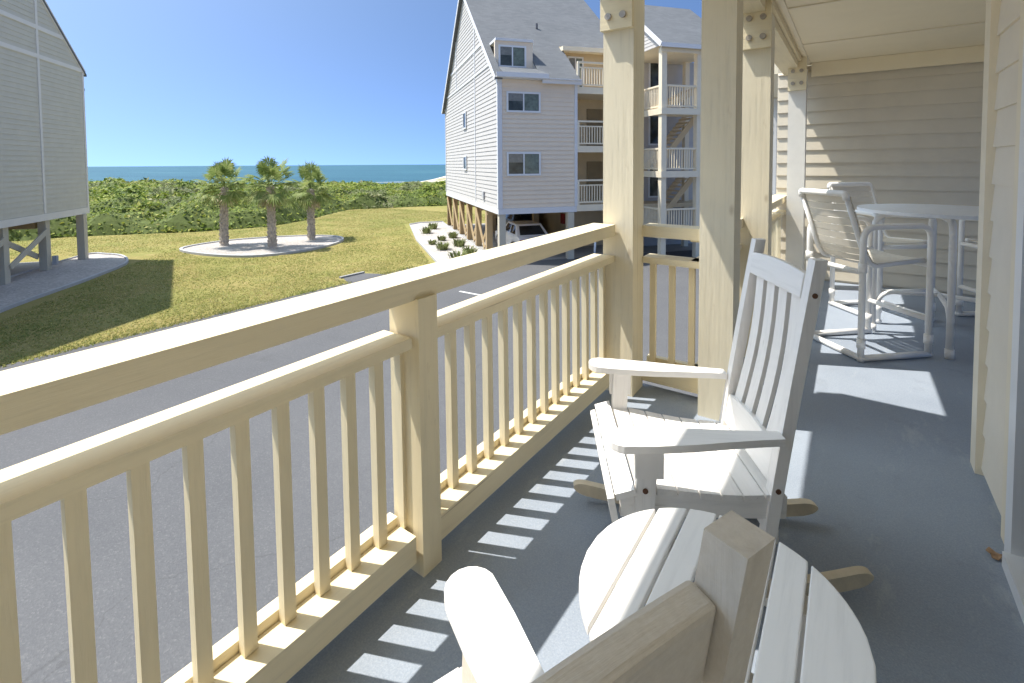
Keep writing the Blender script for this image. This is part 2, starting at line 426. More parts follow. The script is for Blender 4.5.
# one big ground sheet (sand): level here, falling to the beach and under the sea
bm = B()
prof = [(-400, 0.0 - .012), (40, -.012), (75, -.4), (120, -1.3), (165, -2.4), (230, -4.0), (40000, -60.0)]
rows = []
for uu, z in prof: rows.append([bm.verts.new(loc_uv((0, 0, 0), uu, vv, z)) for vv in (-30000, -300, 0, 300, 30000)])
for a, b in zip(rows, rows[1:]):
    for i in range(4): bm.faces.new((a[i], a[i + 1], b[i + 1], b[i]))
struct(obj("ground", bm, SAND), "pale beach sand ground falling gently to the sea", "ground")
bm = B()
q = [bm.verts.new(loc_uv((0, 0, -2.1), uu, vv)) for uu, vv in ((120, -60000), (120, 60000), (60000, 60000), (60000, -60000))]
bm.faces.new(q)
struct(obj("sea", bm, SEA), "blue green sea out to the horizon", "sea")
bm = B()   # breaking surf along the shore
rnd = random.Random(3)
for du, w, z in ((150, 5.5, -2.03), (163, 3.0, -2.02), (186, 2.4, -2.02)):
    prev = None
    for i in range(120):
        vv = -420 + i * 8
        a = du + 3 * noise.noise(Vector((vv * 0.02, du, 0))); ww = w * max(0.0, 0.55 + 1.1 * noise.noise(Vector((vv * 0.035, du * 3, 1))))
        c = (bm.verts.new(loc_uv((0, 0, z), a, vv)), bm.verts.new(loc_uv((0, 0, z), a + ww + 0.05, vv)))
        if prev: bm.faces.new((prev[0], c[0], c[1], prev[1]))
        prev = c
tag(obj("surf", bm, plain("foam", (0.8, 0.82, 0.82), 0.8, 0, 0.05, 1)), "white lines of surf breaking along the beach", "surf", None, "structure")

lawn = [(-15.5, -60), (-15.5, 15.0), (-14.4, 16.2), (-13.3, 17.6), (-20, 45), (-46, 60), (-60, 40), (-60, -60)]
struct(sheet("lawn", lawn, 0.0, GRASS), "sunny dry yellow green lawn", "lawn")
struct(sheet("parking_lot", [(-15.55, -60), (60, -60), (60, 80), (-14, 80), (-13.3, 17.6), (-14.4, 16.2), (-15.55, 15.0)], 0.006, ASPH), "weathered blue grey asphalt parking lot", "parking lot")
bm = B()
for x, y, L_ in ((-13.4, 10.4, 1.6), (-11.2, 12.9, 1.7), (-13.0, 13.9, 1.2)):
    box(bm, x, x + L_, y - 0.05, y + 0.05, 0.007, 0.011)
struct(obj("parking_line", bm, PAINTL), "worn white parking bay lines on the asphalt", "road marking")

def bed(name, pts, label):
    """crushed shell bed with a pale kerb round it"""
    n = len(pts); cx = sum(p[0] for p in pts) / n; cy = sum(p[1] for p in pts) / n
    o = sheet(name, pts, 0.05, SHELL, 0.06); struct(o, label, "gravel bed")
    bm = B(); outer = []; inner = []
    for p in pts:
        d = Vector((p[0] - cx, p[1] - cy)).normalized()
        outer.append((p[0] + d.x * 0.14, p[1] + d.y * 0.14)); inner.append(p)
    vo = [[bm.verts.new((*p, z)) for p in ring] for ring, z in ((outer, -0.01), (outer, 0.11), (inner, 0.11), (inner, -0.01))]
    for k in range(n):
        j = (k + 1) % n
        for a, b in ((0, 1), (1, 2), (2, 3)): bm.faces.new((vo[a][k], vo[a][j], vo[b][j], vo[b][k]))
    struct(obj("kerb", bm, KERBM), "pale concrete kerb edging the " + label.split(" bed")[0] + " bed", "kerb")

def smooth_loop(pts, n=6):
    out = []; m = len(pts)
    for i in range(m):
        p0, p1, p2, p3 = (Vector(pts[(i + k - 1) % m]) for k in range(4))
        for k in range(n):
            t = k / n
            out.append(tuple(0.5 * ((2 * p1) + (p2 - p0) * t + (2 * p0 - 5 * p1 + 4 * p2 - p3) * t * t + (3 * p1 - p0 - 3 * p2 + p3) * t ** 3)))
    return out
bed("palm_island", smooth_loop([(-29.3, 11.4), (-26.6, 11.2), (-23.9, 12.3), (-23.2, 14.8), (-24.2, 17.4), (-26.0, 18.4), (-28.2, 17.2), (-29.9, 14.2)]), "oval white shell bed around the three palms")

OB = (-12.86, 17.53, 0)      # near left corner of the far condominium
OA = (-30.19, 7.61, 0)       # right corner of the left building
def P2(O, u, v): w = loc_uv(O, u, v); return (w.x, w.y)
bed("planting_bed", [P2(OB, 0.3, -0.1), P2(OB, 0.4, -2.2), P2(OB, 0.9, -2.65), P2(OB, 8, -2.75), P2(OB, 15.4, -2.6), P2(OB, 16.2, -1.8), P2(OB, 16.3, -0.1)], "white shell bed with low plants beside the pilings")
bed("gravel_strip", smooth_loop([P2(OA, 0.6, -0.6), P2(OA, 0.8, 0.4), P2(OA, -0.2, 1.5), P2(OA, -2.3, 2.4), P2(OA, -5, 2.35), P2(OA, -9, 2.1), P2(OA, -14, 2.0), P2(OA, -14, -0.5), P2(OA, -7, -0.7)], 4), "white gravel strip bed along the left building")
struct(sheet("carport_floor", [P2(OB, 0.1, 0.05), P2(OB, 14.7, 0.05), P2(OB, 14.7, 12), P2(OB, 0.1, 12)], 0.012, CONC), "grey concrete carport floor under the condominium", "floor")
struct(sheet("house_slab", [P2(OA, -0.1, -0.7), P2(OA, -14.5, -0.7), P2(OA, -14.5, -10), P2(OA, -0.1, -10)], 0.012, CONC), "grey concrete floor under the left building", "floor")
struct(sheet("asphalt_apron", [(-16.35, 11.9), (-15.5, 11.5), (-15.5, 13.3), (-16.35, 12.9)], 0.010, ASPH), "small asphalt apron cut into the edge of the lawn", "apron")
bm = B(); bar(bm, (-16.42, 11.8, 0.02), (-16.42, 12.95, 0.02), 0.12, 0.10); tag(obj("kerb_stone", bm, CONC, None, None, False, 0.02), "low concrete kerb stone at the back of the small asphalt apron", "kerb")

# ================================================================== OWN PORCH
bm = B()
deck_poly = [(-1.40, -3.2), (3.4, -3.2), (3.4, 7.28), (-0.76, 7.28), (-0.76, 3.16), (-1.40, 3.16)]
slab(bm, deck_poly, DK - 0.05, DK)
struct(obj("deck_floor", bm, DECKM), "blue grey coated deck floor of the porch", "deck")
bm = B()
bar(bm, (-1.385, -3.2, DK - .19), (-1.385, 3.16, DK - .19), 0.05, 0.26)
bar(bm, (-0.745, 3.2, DK - .19), (-0.745, 7.28, DK - .19), 0.05, 0.26)
bar(bm, (-1.36, 3.135, DK - .19), (-0.77, 3.135, DK - .19), 0.05, 0.26)
struct(obj("deck_beam", bm, WY), "cream beam under the deck edge", "beam")

# ceiling / floor of the deck above, with battens and beams
bm = B()
slab(bm, [(-1.415, -3.3), (3.4, -3.3), (3.4, 7.28), (-0.78, 7.28), (-0.78, 3.1), (-1.415, 3.1)], TOP, TOP + 0.3)
pc = struct(obj("ceiling", bm, CEILM), "cream painted porch ceiling panels", "ceiling")
bm = B()
for y in (1.5, 3.0, 4.5, 5.95): box(bm, -0.45, 3.38, y - .018, y + .018, TOP - .010, TOP - 0.001)
box(bm, -0.475, -0.44, -3.2, 7.16, TOP - 0.014, TOP - 0.002)
obj("batten", bm, TRIM, pc)
bm = B(); box(bm, -0.72, -0.53, 3.05, 7.1, TOP - 0.13, TOP - 0.003); obj("beam", bm, WY, pc, None, False, 0.006)
bm = B(); box(bm, -0.527, -0.50, 3.05, 7.1, TOP - 0.06, TOP - 0.003); obj("beam_trim", bm, WY, pc)
bm = B(); box(bm, -0.43, 3.3, 7.105, 7.155, TOP - 0.17, TOP - 0.003); obj("frieze_board", bm, CEILM, pc, None, False, 0.004)

# end wall
ew = empty("end_wall", "taupe lap siding wall closing the far end of the porch", "wall", (0, 7.2, DK))
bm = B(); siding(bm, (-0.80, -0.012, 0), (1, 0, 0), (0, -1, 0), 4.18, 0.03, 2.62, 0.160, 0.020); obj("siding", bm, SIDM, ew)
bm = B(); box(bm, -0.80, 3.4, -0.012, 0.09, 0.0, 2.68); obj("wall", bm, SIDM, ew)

# right wall with corner trims and the sliding door
XW = 0.53
rw = empty("side_wall", "right hand lap siding wall with pale corner trim beside the sliding door", "wall", (XW, 0, DK))
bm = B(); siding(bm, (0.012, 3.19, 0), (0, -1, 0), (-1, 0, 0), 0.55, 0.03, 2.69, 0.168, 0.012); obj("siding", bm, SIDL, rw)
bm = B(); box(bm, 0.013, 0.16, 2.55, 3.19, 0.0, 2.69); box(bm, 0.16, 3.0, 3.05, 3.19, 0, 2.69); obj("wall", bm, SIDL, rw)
bm = B(); box(bm, -0.022, 0.013, 3.105, 3.215, 0.0, 2.69); obj("corner_trim", bm, TRIM, rw, None, False, 0.003)
bm = B(); box(bm, 0.0, 0.12, 3.192, 3.215, 0.0, 2.69); obj("corner_trim", bm, TRIM, rw)
bm = B(); box(bm, -0.018, 0.012, 2.53, 2.635, 0.0, 2.69); obj("door_trim", bm, TRIM, rw, None, False, 0.003)
sd = bpy.data.objects.new("sliding_door", None); COL.objects.link(sd); sd.parent = rw
bm = B(); box(bm, -0.028, 0.05, 2.44, 2.528, 0.0, 2.2); box(bm, -0.028, 0.05, -0.2, 2.44, 2.1, 2.2); box(bm, -0.05, 0.05, -0.2, 2.44, 0.0, 0.055)
box(bm, -0.028, 0.05, 0.9, 0.98, 0.055, 2.1); obj("door_frame", bm, VINYLW, sd, None, False, 0.004)
bm = B(); box(bm, 0.012, 0.02, 0.98, 2.44, 0.055, 2.1); obj("pane", bm, GLASS, sd)
bm = B(); box(bm, 0.0, 0.15, -3.2, 0.9, 0.0, 2.69); box(bm, 0, 0.15, 0.9, 2.53, 2.2, 2.69); obj("upper_wall", bm, SIDL, rw)
bm = B(); box(bm, -1.3, 3.2, -3.3, -3.2, DK, DK + 2.69); struct(obj("wall", bm, SIDL), "unseen pale wall added behind the camera for bounce light", "wall")  # out of view, added to bounce light into the porch

# porch posts
def porch_post(x0, x1, y0, y1, z0, z1, label, bracket=True, mat=POSTM, nb=4):
    cx, cy = (x0 + x1) / 2, (y0 + y1) / 2
    t = empty("porch_post", label, "post", (cx, cy, z0), 0, "timber porch posts")
    bm = B(); box(bm, x0 - cx, x1 - cx, y0 - cy, y1 - cy, 0, z1 - z0)
    obj("post", bm, mat, t, None, False, 0.008)
    if bracket:
        bm = B(); box(bm, x0 - cx - .004, x1 - cx + .004, y0 - cy - 0.042, y0 - cy - 0.002, 5.28 - z0, 5.66 - z0)
        obj("bracket", bm, WX, t, None, False, 0.008)
        w = x1 - x0
        for i in (-1, 1):
            for j in (5.36, 5.50):
                bm = B(); tube(bm, [(i * w * .24, y0 - cy - 0.056, j - z0), (i * w * .24, y0 - cy - .04, j - z0)], 0.021, 14)
                obj("bolt", bm, BOLT, t)
    return t
porch_post(-1.315, -1.115, 2.93, 3.12, DK - .3, TOP - .005, "rough cream porch post at the outer corner where the long railing ends")
porch_post(-0.715, -0.53, 2.93, 3.12, DK, TOP - .005, "thick cream porch post without bracket beside the rocking chair back", False)
porch_post(-0.685, -0.495, 4.02, 4.21, DK, TOP - .135, "rough cream porch post seen just behind the thickest middle post")
porch_post(-0.625, -0.447, 6.60, 6.78, DK, TOP - .135, "whiter porch post at the end wall with four round bolts", True, plain("post_white", (0.76, 0.73, 0.66), 0.6, 0, 0.05, 5, 0.2))

# railings
def rail_parts(t, L, gaps, zt=1.07, first_post=None, skip=None, cap=True):
    """parts of a railing running along local +Y from 0 to L, inner face at x=0, outside is -x"""
    bm = B(); box(bm, -0.152, 0.0, 0, L, zt - 0.072, zt); obj("top_rail", bm, WY, t, None, False, 0.010)
    for a, b in gaps:
        bm = B(); box(bm, -0.150, -0.003, a + .002, b - .002, 0.831, 0.869); obj("middle_rail", bm, WY, t, None, False, 0.008, 3)
        bm = B(); box(bm, -0.098, -0.004, a + .002, b - .002, 0.050, 0.148); obj("bottom_rail", bm, WY, t, None, False, 0.006)
        bm = B(); box(bm, -0.143, -0.101, a + .002, b - .002, 0.050, 0.180); obj("bottom_rail", bm, WY, t, None, False, 0.006)
def balusters(t, ys, x0=-0.0975, x1=-0.066, proto=[None], z0=0.149, z1=0.829, w=0.036):
    p = None
    for y in ys:
        if p is None:
            bm = B(); box(bm, x0, x1, -w / 2, w / 2, z0, z1); p = obj("baluster", bm, WZ, t, (0, y, 0), False, 0.004)
        else:
            c = p.copy(); COL.objects.link(c); c.parent = t; c.location = (0, y, 0)
rA = empty("long_railing", "long cream deck railing with square balusters in the foreground", "railing", (-1.300, -2.9, DK - .034))
rA.rotation_euler = (R(0.55), 0, R(-0.72))
LA = 5.83
yp = 2.9 + 1.197           # near post along the rail
rail_parts(rA, LA, [(0.1, 1.9), (2.02, yp), (yp + .095, LA)])
bm = B(); box(bm, -0.135, 0.016, yp + .012, yp + 0.105, -0.2, 1.003); obj("railing_post", bm, WZ, rA, None, False, 0.006)
bm = B(); box(bm, -0.128, 0.022, 1.9, 2.02, -0.2, 1.003); obj("railing_post", bm, WZ, rA, None, False, 0.006)
balusters(rA, [y for y in (2.9 + 1.213 - 0.1135 * k for k in range(36)) if not 1.86 < y < 2.06] + [2.9 + 1.475 + 0.1195 * k for k in range(-1, 13)])

rB = empty("short_railing", "short cream railing crossing between the outer post and the thick post", "railing", (-1.115, 3.09, DK))
rB.rotation_euler = (0, 0, R(-90))
rail_parts(rB, 0.40, [(0, 0.40)], 1.075)
balusters(rB, [0.05, 0.175, 0.30])
rC = empty("far_railing", "cream railing between the posts behind the bar table", "railing", (-0.665, 3.13, DK))
rail_parts(rC, 4.05, [(0, .88), (1.09, 3.46), (3.66, 4.05)], 1.06)
balusters(rC, [0.12 * k + .1 for k in range(7)] + [1.2 + 0.13 * k for k in range(18)] + [3.72, 3.85, 3.98])

# the next unit's porch, seen in the gap beside the end post
npz = empty("neighbour_porch", "pale porch of the next unit glimpsed in the gap beside the end post", "porch", (-1.25, 10.6, 0))
bm = B(); box(bm, -0.09, 0.07, -0.09, 0.09, 0, 5.66); obj("post", bm, plain("pale_post", (0.66, 0.65, 0.62), 0.6, 0, 0.05, 3), npz, None, False, 0.008)
for z in (4.76, 4.62):
    bm = B(); tube(bm, [(-0.02, -0.105, z + .45), (-0.02, -0.085, z + .45)], 0.02, 10); obj("bolt", bm, BOLT, npz)
bm = B(); box(bm, 0.08, 1.6, 0.02, 0.2, 5.48, 5.66); obj("beam", bm, WX, npz)
bm = B(); box(bm, 0.08, 1.6, 0.02, 0.16, DK + .98, DK + 1.07); box(bm, 0.08, 1.6, 0.04, 0.1, DK + .8, DK + .84); obj("rail", bm, WX, npz)
bm = B(); slab(bm, [(-.15, -2.9), (2.6, -2.9), (2.6, 4), (-.15, 4)], 5.67, 5.95); obj("ceiling", bm, CEILM, npz)
bm = B(); slab(bm, [(-.15, -2.9), (2.6, -2.9), (2.6, 4), (-.15, 4)], DK - .25, DK - .02); obj("floor", bm, DECKM, npz)
bm = B(); box(bm, 0.03, 0.12, 0.5, 4, DK, 5.66); obj("wall", bm, CEILM, npz)

# ================================================================== PORCH FURNITURE
def arc(n, a0, a1): return [a0 + (a1 - a0) * k / n for k in range(n + 1)]

def rocking_chair(label, loc, facing, mats, group="white wooden rocking chairs"):
    """local +y is the way the chair faces; mats = (stile/post, boards, rocker)"""
    MS, MBD, MR = mats
    t = empty("rocking_chair", label, "rocking chair", loc, facing, group)
    WF, WB = 0.285, 0.225           # half widths front / back
    def side(y): return WB + (WF - WB) * (y + 0.25) / 0.65
    # rockers
    for s in (-1, 1):
        bm = B(); N = 34; L = []
        for k in range(N + 1):
            y = -0.50 + 0.98 * (0.5 - 0.5 * math.cos(math.pi * k / N))
            zc = 0.055 + 0.22 * ((y) ** 2) * 0.9 - 0.03
            de = min(y + 0.50, 0.48 - y); h = 0.052 * max(0.22, math.sqrt(max(0.0, 1 - max(0.0, 1 - de / 0.06) ** 2)))
            x = s * (side(y) - 0.035)
            L.append([bm.verts.new((x + dx, y, zc + dz)) for dx, dz in ((-.016, -h / 2 + .0), (.016, -h / 2), (.016, h / 2), (-.016, h / 2))])
        for a, b in zip(L, L[1:]):
            for i in range(4): bm.faces.new((a[i], a[(i + 1) % 4], b[(i + 1) % 4], b[i]))
        bm.faces.new(L[0][::-1]); bm.faces.new(L[-1])
        obj("rocker", bm, MR, t, None, False, 0.003)
    yb0, zb0, yt, zt = -0.112, 0.07, -0.278, 1.165
    def backpt(z, off=0): # centre line of the stiles at height z
        k = (z - zb0) / (zt - zb0); return yb0 + (yt - yb0) * k ** 1.12 + off
    for s in (-1, 1):
        # back posts: gently bent
        bm = B(); rings = []
        for k in range(9):
            z = zb0 + (zt - zb0) * k / 8; y = backpt(z); x = s * (WB - 0.008)
            rings.append([bm.verts.new((x + dx, y + dy, z)) for dx, dy in ((-.020, -.020), (.020, -.020), (.020, .020), (-.020, .020))])
        for a, b in zip(rings, rings[1:]):
            for i in range(4): bm.faces.new((a[i], a[(i + 1) % 4], b[(i + 1) % 4], b[i]))
        bm.faces.new(rings[0][::-1]); bm.faces.new(rings[-1])
        st = obj("back_post", bm, MS, t, None, False, 0.006, 3)
        for z in (1.05, 0.40, 0.20):
            bm = B(); y = backpt(z); tube(bm, [(s * (WB + .0115), y, z), (s * (WB + .0145), y, z)], 0.009, 10); obj("screw", bm, RUST, st)
        # front posts carrying the arms
        x = s * (WF - 0.022)
        bm = B(); bar(bm, (x - s * .008, 0.30, 0.065), (x + s * .006, 0.275, 0.574), 0.038, 0.062, (0, 1, 0)); fl = obj("front_leg", bm, MS, t, None, False, 0.006)
        for z in (0.42, 0.30):
            bm = B(); tube(bm, [(x + s * .018, 0.285, z), (x + s * .0245, 0.285, z)], 0.009, 10); obj("screw", bm, RUST, fl)
        bm = B(); bar(bm, (x + s * .026, 0.275, 0.572), (x + s * .026, 0.275, 0.47), 0.02, 0.09, (0, 1, 0)); obj("arm_bracket", bm, MS, t, None, False, 0.005)
        # arms: broad rounded paddle in front, narrow at the back
        pts = []
        for (y, hw) in ((-0.160, .024), (-0.09, .027), (0.02, .036), (0.14, .049), (0.26, .056), (0.34, .056)): pts.append((y, hw))
        right = [(s * (side(y) + 0.012) + hw, y) for y, hw in pts]; left = [(s * (side(y) + 0.012) - hw, y) for y, hw in pts]
        cxx = s * (side(.37) + 0.012)
        tip = [(cxx + .056 * math.cos(a), 0.355 + .056 * math.sin(a)) for a in arc(8, 0.15, math.pi - 0.15)]
        poly = right + tip + left[::-1]
        bm = B(); slab(bm, poly, 0.574, 0.598)
        for v_ in bm.verts: v_.co.z += 0.012 * max(0, (0.1 - v_.co.y)) * -1.0 + (0.02 * (v_.co.y - 0.1) if v_.co.y > .1 else 0)
        obj("arm", bm, WHY, t, None, False, 0.009, 3)
    # crest, lower rail, slats
    bm = B(); N = 10; top = []; bot = []
    xs = [-(WB - .03) + 2 * (WB - .03) * k / N for k in range(N + 1)]
    poly = [(x, 1.112 + 0.012 * (1 - (x / .2) ** 2)) for x in xs] + [(x, 1.028) for x in xs[::-1]]
    prism(bm, poly, 'y', -0.014, 0.016)
    ang = math.atan2(backpt(.985) - backpt(1.1), 0.115)
    xform(bm, Matrix.Translation((0, backpt(1.04) + .008, 1.04)) @ Matrix.Rotation(ang, 4, 'X') @ Matrix.Translation((0, 0, -1.04)))
    obj("crest_rail", bm, MBD, t, None, False, 0.006)
    bm = B()
    poly = [(x, 0.52 + 0.018 * (1 - (x / .2) ** 2)) for x in xs] + [(x, 0.405) for x in xs[::-1]]
    prism(bm, poly, 'y', -0.012, 0.012)
    xform(bm, Matrix.Translation((0, backpt(.46) + .006, 0.46)) @ Matrix.Rotation(ang, 4, 'X') @ Matrix.Translation((0, 0, -0.46)))
    obj("lower_back_rail", bm, MBD, t, None, False, 0.006)
    nS = 4
    for k in range(nS):
        x = -0.137 + 0.274 * k / (nS - 1); bm = B(); rings = []
        for q_ in range(8):
            z = 0.525 + 0.51 * q_ / 7; y = backpt(z) - 0.004 - 0.016 * math.sin(math.pi * q_ / 7)
            rings.append([bm.verts.new((x + dx, y + dy, z)) for dx, dy in ((-.030, -.008), (.030, -.008), (.030, .008), (-.030, .008))])
        for a, b in zip(rings, rings[1:]):
            for i in range(4): bm.faces.new((a[i], a[(i + 1) % 4], b[(i + 1) % 4], b[i]))
        bm.faces.new(rings[0][::-1]); bm.faces.new(rings[-1])
        obj("back_slat", bm, WHZ if MBD is WHX else MS, t, None, False, 0.003)
    # seat: dished row of boards across, with a rolled front board
    bm = B(); ys = [(-0.185, .386), (-0.115, .384), (-0.042, .385), (0.030, .390), (0.102, .398), (0.174, .408), (0.246, .418), (0.312, .424)]
    for (y0, z0), (y1, z1) in zip(ys, ys[1:]):
        w0, w1 = side(y0) - .004, side(y1) - .004
        if y0 > .15: w0, w1 = w0 + .0, w1 + .0
        q_ = [bm.verts.new(c) for c in ((-w0, y0 + .003, z0), (w0, y0 + .003, z0), (w1, y1 - .003, z1), (-w1, y1 - .003, z1),
              (-w0, y0 + .003, z0 - .02), (w0, y0 + .003, z0 - .02), (w1, y1 - .003, z1 - .02), (-w1, y1 - .003, z1 - .02))]
        for f in ((0, 1, 2, 3), (7, 6, 5, 4), (0, 4, 5, 1), (1, 5, 6, 2), (2, 6, 7, 3), (3, 7, 4, 0)): bm.faces.new([q_[i] for i in f])
    w = WF + .012
    bar(bm, (-w, 0.350, 0.413), (w, 0.350, 0.413), 0.066, 0.021, (0, 0.30, 1)); bar(bm, (-w + .01, 0.388, 0.352), (w - .01, 0.388, 0.352), 0.022, 0.085, (0, .18, 1))
    obj("seat", bm, WHX, t, None, False, 0.003)
    for s in (-1, 1):
        bm = B(); bar(bm, (s * (side(-.19) - .02), -.19, 0.335), (s * (side(.36) - .03), .36, 0.355), 0.022, 0.075); obj("seat_rail", bm, WHY, t, None, False, 0.003)
    bm = B(); bar(bm, (-side(-.17) + .03, -.165, 0.22), (side(-.17) - .03, -.165, 0.22), 0.02, 0.05); obj("stretcher", bm, WHX, t, None, False, 0.003)
    bm = B(); bar(bm, (-side(.29) + .03, .29, 0.24), (side(.29) - .03, .29, 0.24), 0.02, 0.05); obj("stretcher", bm, WHX, t, None, False, 0.003)
    return t

def facing_angle(fx, fy): return math.atan2(-fx, fy)   # rotation that takes +Y to (fx,fy)
t1 = R(31.4)
rc1 = rocking_chair("white slatted rocking chair facing the railing beyond the round table", (-0.433, 1.90, DK), facing_angle(-math.cos(t1), -math.sin(t1)), (WHZ, WHX, ROCKM))
rc2 = rocking_chair("nearest rocking chair, its weathered, shade-toned back post rising over the round table", (-0.412, 0.345, DK), facing_angle(-0.926, 0.378), (AGZ, AGX, ROCKM))

# round side table
st = empty("side_table", "low round white slatted side table between the two rocking chairs", "table", (-0.237, 1.119, DK))
cuts = [-0.298, -0.198, -0.124, -0.050, 0.024, 0.098, 0.172, 0.298]; RT = 0.296
for a, b in zip(cuts, cuts[1:]):
    a_, b_ = a + .0035, b - .0035
    n = 10; xs = [a_ + (b_ - a_) * k / n for k in range(n + 1)]
    xs = [x for x in xs if abs(x) < RT]
    up = [(x, math.sqrt(RT * RT - x * x)) for x in xs]; dn = [(x, -math.sqrt(RT * RT - x * x)) for x in xs[::-1]]
    bm = B(); slab(bm, up + dn, 0.482, 0.503)
    bmesh.ops.remove_doubles(bm, verts=bm.verts, dist=1e-4)
    obj("slat", bm, WHY, st, None, False, 0.004)
for y in (-0.13, 0.13):
    bm = B(); box(bm, -0.22, 0.22, y - .03, y + .03, 0.46, 0.481); obj("batten", bm, WHX, st, None, False, 0.003)
for sx in (-1, 1):
    for sy in (-1, 1):
        bm = B(); bar(bm, (sx * .15, sy * .13, 0.0), (sx * .15, sy * .13, 0.459), 0.045, 0.045, (0, 1, 0)); obj("leg", bm, WHZ, st, None, False, 0.004)
bm = B(); slab(bm, [(0.16 * math.cos(a), 0.16 * math.sin(a)) for a in arc(23, 0, 2 * math.pi * 23 / 24)], 0.18, 0.20); obj("shelf", bm, WHY, st, None, False, 0.003)

# bar table
bt = empty("bar_table", "tall round bar table with pale top and white pipe legs", "table", (0.615, 5.28, DK))
bm = B(); slab(bm, [(0.57 * math.cos(a), 0.57 * math.sin(a)) for a in arc(71, 0, 2 * math.pi * 71 / 72)], 1.062, 1.088); obj("table_top", bm, FROST, bt, None, False, 0.008, 3)
for k in range(4):
    a = R(-88 + 90 * k); cx, cy = math.cos(a), math.sin(a)
    bm = B(); tube(bm, rounded([(cx * .44, cy * .44, 0.0), (cx * .44, cy * .44, 1.03), (cx * .05, cy * .05, 1.03)], 0.12, 8), 0.024, 12)
    tube(bm, [(cx * .44, cy * .44, 0.0), (cx * .44, cy * .44, 0.07)], 0.030, 12)
    obj("leg", bm, PVC, bt, None, True)
    bm = B(); tube(bm, rounded([(cx * .44, cy * .44, 0.22), (cx * .36, cy * .36, 0.36), (0.0, 0.0, 0.38)], 0.12, 8), 0.018, 10)
    obj("brace", bm, PVC, bt, None, True)

# bar chairs of plastic pipe with vinyl straps
def bar_chair(label, loc, facing):
    t = empty("bar_chair", label, "bar chair", loc, facing, "white pipe bar chairs round the bar table")
    W, D, r = 0.265, 0.285, 0.022
    for s in (-1, 1):
        bm = B(); tube(bm, rounded([(s * W, D, 0.03), (s * W, D, 1.0), (s * W, -D, 1.0), (s * W, -D, 0.03)], 0.11, 7), r, 12)
        obj("side_frame", bm, PVC, t, None, True)
        bm = B(); tube(bm, [(s * W, D + .02, 0.026), (s * W, -D - .02, 0.026)], 0.023, 12); obj("base_bar", bm, PVC, t, None, True)
        for y, z, a in ((D, .14, 'z'), (-D, .14, 'z'), (-D, .70, 'z')):
            bm = B(); tube(bm, [(s * W, y, z - .035), (s * W, y, z + .035)], 0.029, 12); obj("fitting", bm, PVC, t, None, True)
        # seat and back rail in one bent pipe
        bm = B(); tube(bm, rounded([(s * .225, D - .01, 0.735), (s * .225, -.18, 0.700), (s * .225, -.245, 0.80), (s * .225, -.40, 1.235)], 0.1, 7), 0.019, 10)
        obj("sling_frame", bm, PVC, t, None, True)
    bm = B(); tube(bm, [(-W - .02, -D, 0.026), (W + .02, -D, 0.026)], 0.023, 12); obj("base_bar", bm, PVC, t, None, True)
    bm = B(); tube(bm, [(-W, D, 0.29), (W, D, 0.29)], 0.020, 12); obj("footrest", bm, PVC, t, None, True)
    bm = B(); tube(bm, [(-W, D, 0.70), (W, D, 0.70)], 0.020, 12); tube(bm, [(-W, -D, 0.665), (W, -D, 0.665)], 0.020, 12); obj("cross_bar", bm, PVC, t, None, True)
    bm = B(); tube(bm, rounded([(-.225, -.395, 1.20), (-.225, -.405, 1.245), (.225, -.405, 1.245), (.225, -.395, 1.20)], .03, 4), 0.024, 12); obj("top_bar", bm, PVC, t, None, True)
    def path(k):   # strap centre line: seat then back
        pts = rounded([(0, D - .01, 0.735), (0, -.18, 0.700), (0, -.245, 0.80), (0, -.40, 1.235)], 0.1, 7)
        Ls = [0];
        for a, b in zip(pts, pts[1:]): Ls.append(Ls[-1] + (b - a).length)
        d = k * Ls[-1]
        for i in range(len(pts) - 1):
            if Ls[i + 1] >= d:
                q_ = (d - Ls[i]) / (Ls[i + 1] - Ls[i]); p = pts[i].lerp(pts[i + 1], q_); return p, (pts[i + 1] - pts[i]).normalized()
    NS = 17
    for k in range(NS):
        p, d = path(0.03 + 0.93 * k / (NS - 1)); bm = B(); rings = []
        nrm = d.cross(Vector((1, 0, 0))).normalized()
        for q_ in range(9):
            x = -.245 + .49 * q_ / 8; sag = -0.018 * (1 - (x / .245) ** 2)
            if p.z > .8: sag *= 1.0
            c = p + nrm * (0.019 if abs(x) > .2 else 0.012) * -1 * (-1) + nrm * sag
            c = Vector((x, c.y, c.z))
            rings.append([bm.verts.new(c + d * a + nrm * b) for a, b in ((-.027, -.002), (.027, -.002), (.027, .002), (-.027, .002))])
        for a, b in zip(rings, rings[1:]):
            for i in range(4): bm.faces.new((a[i], a[(i + 1) % 4], b[(i + 1) % 4], b[i]))
        bm.faces.new(rings[0][::-1]); bm.faces.new(rings[-1])
        obj("strap", bm, STRAP, t)
    return t
bc = bar_chair("white strap bar chair in front of the table, its back to the railing", (0.112, 4.785, DK), facing_angle(0.736, 0.677))
dup(bc, (0.245, 5.93, DK), facing_angle(0.64, -0.77), "white strap bar chair behind the table against the end wall")
dup(bc, (1.25, 6.14, DK), facing_angle(-0.86, -0.51), "bar chair at the right of the table, half hidden by the wall corner")

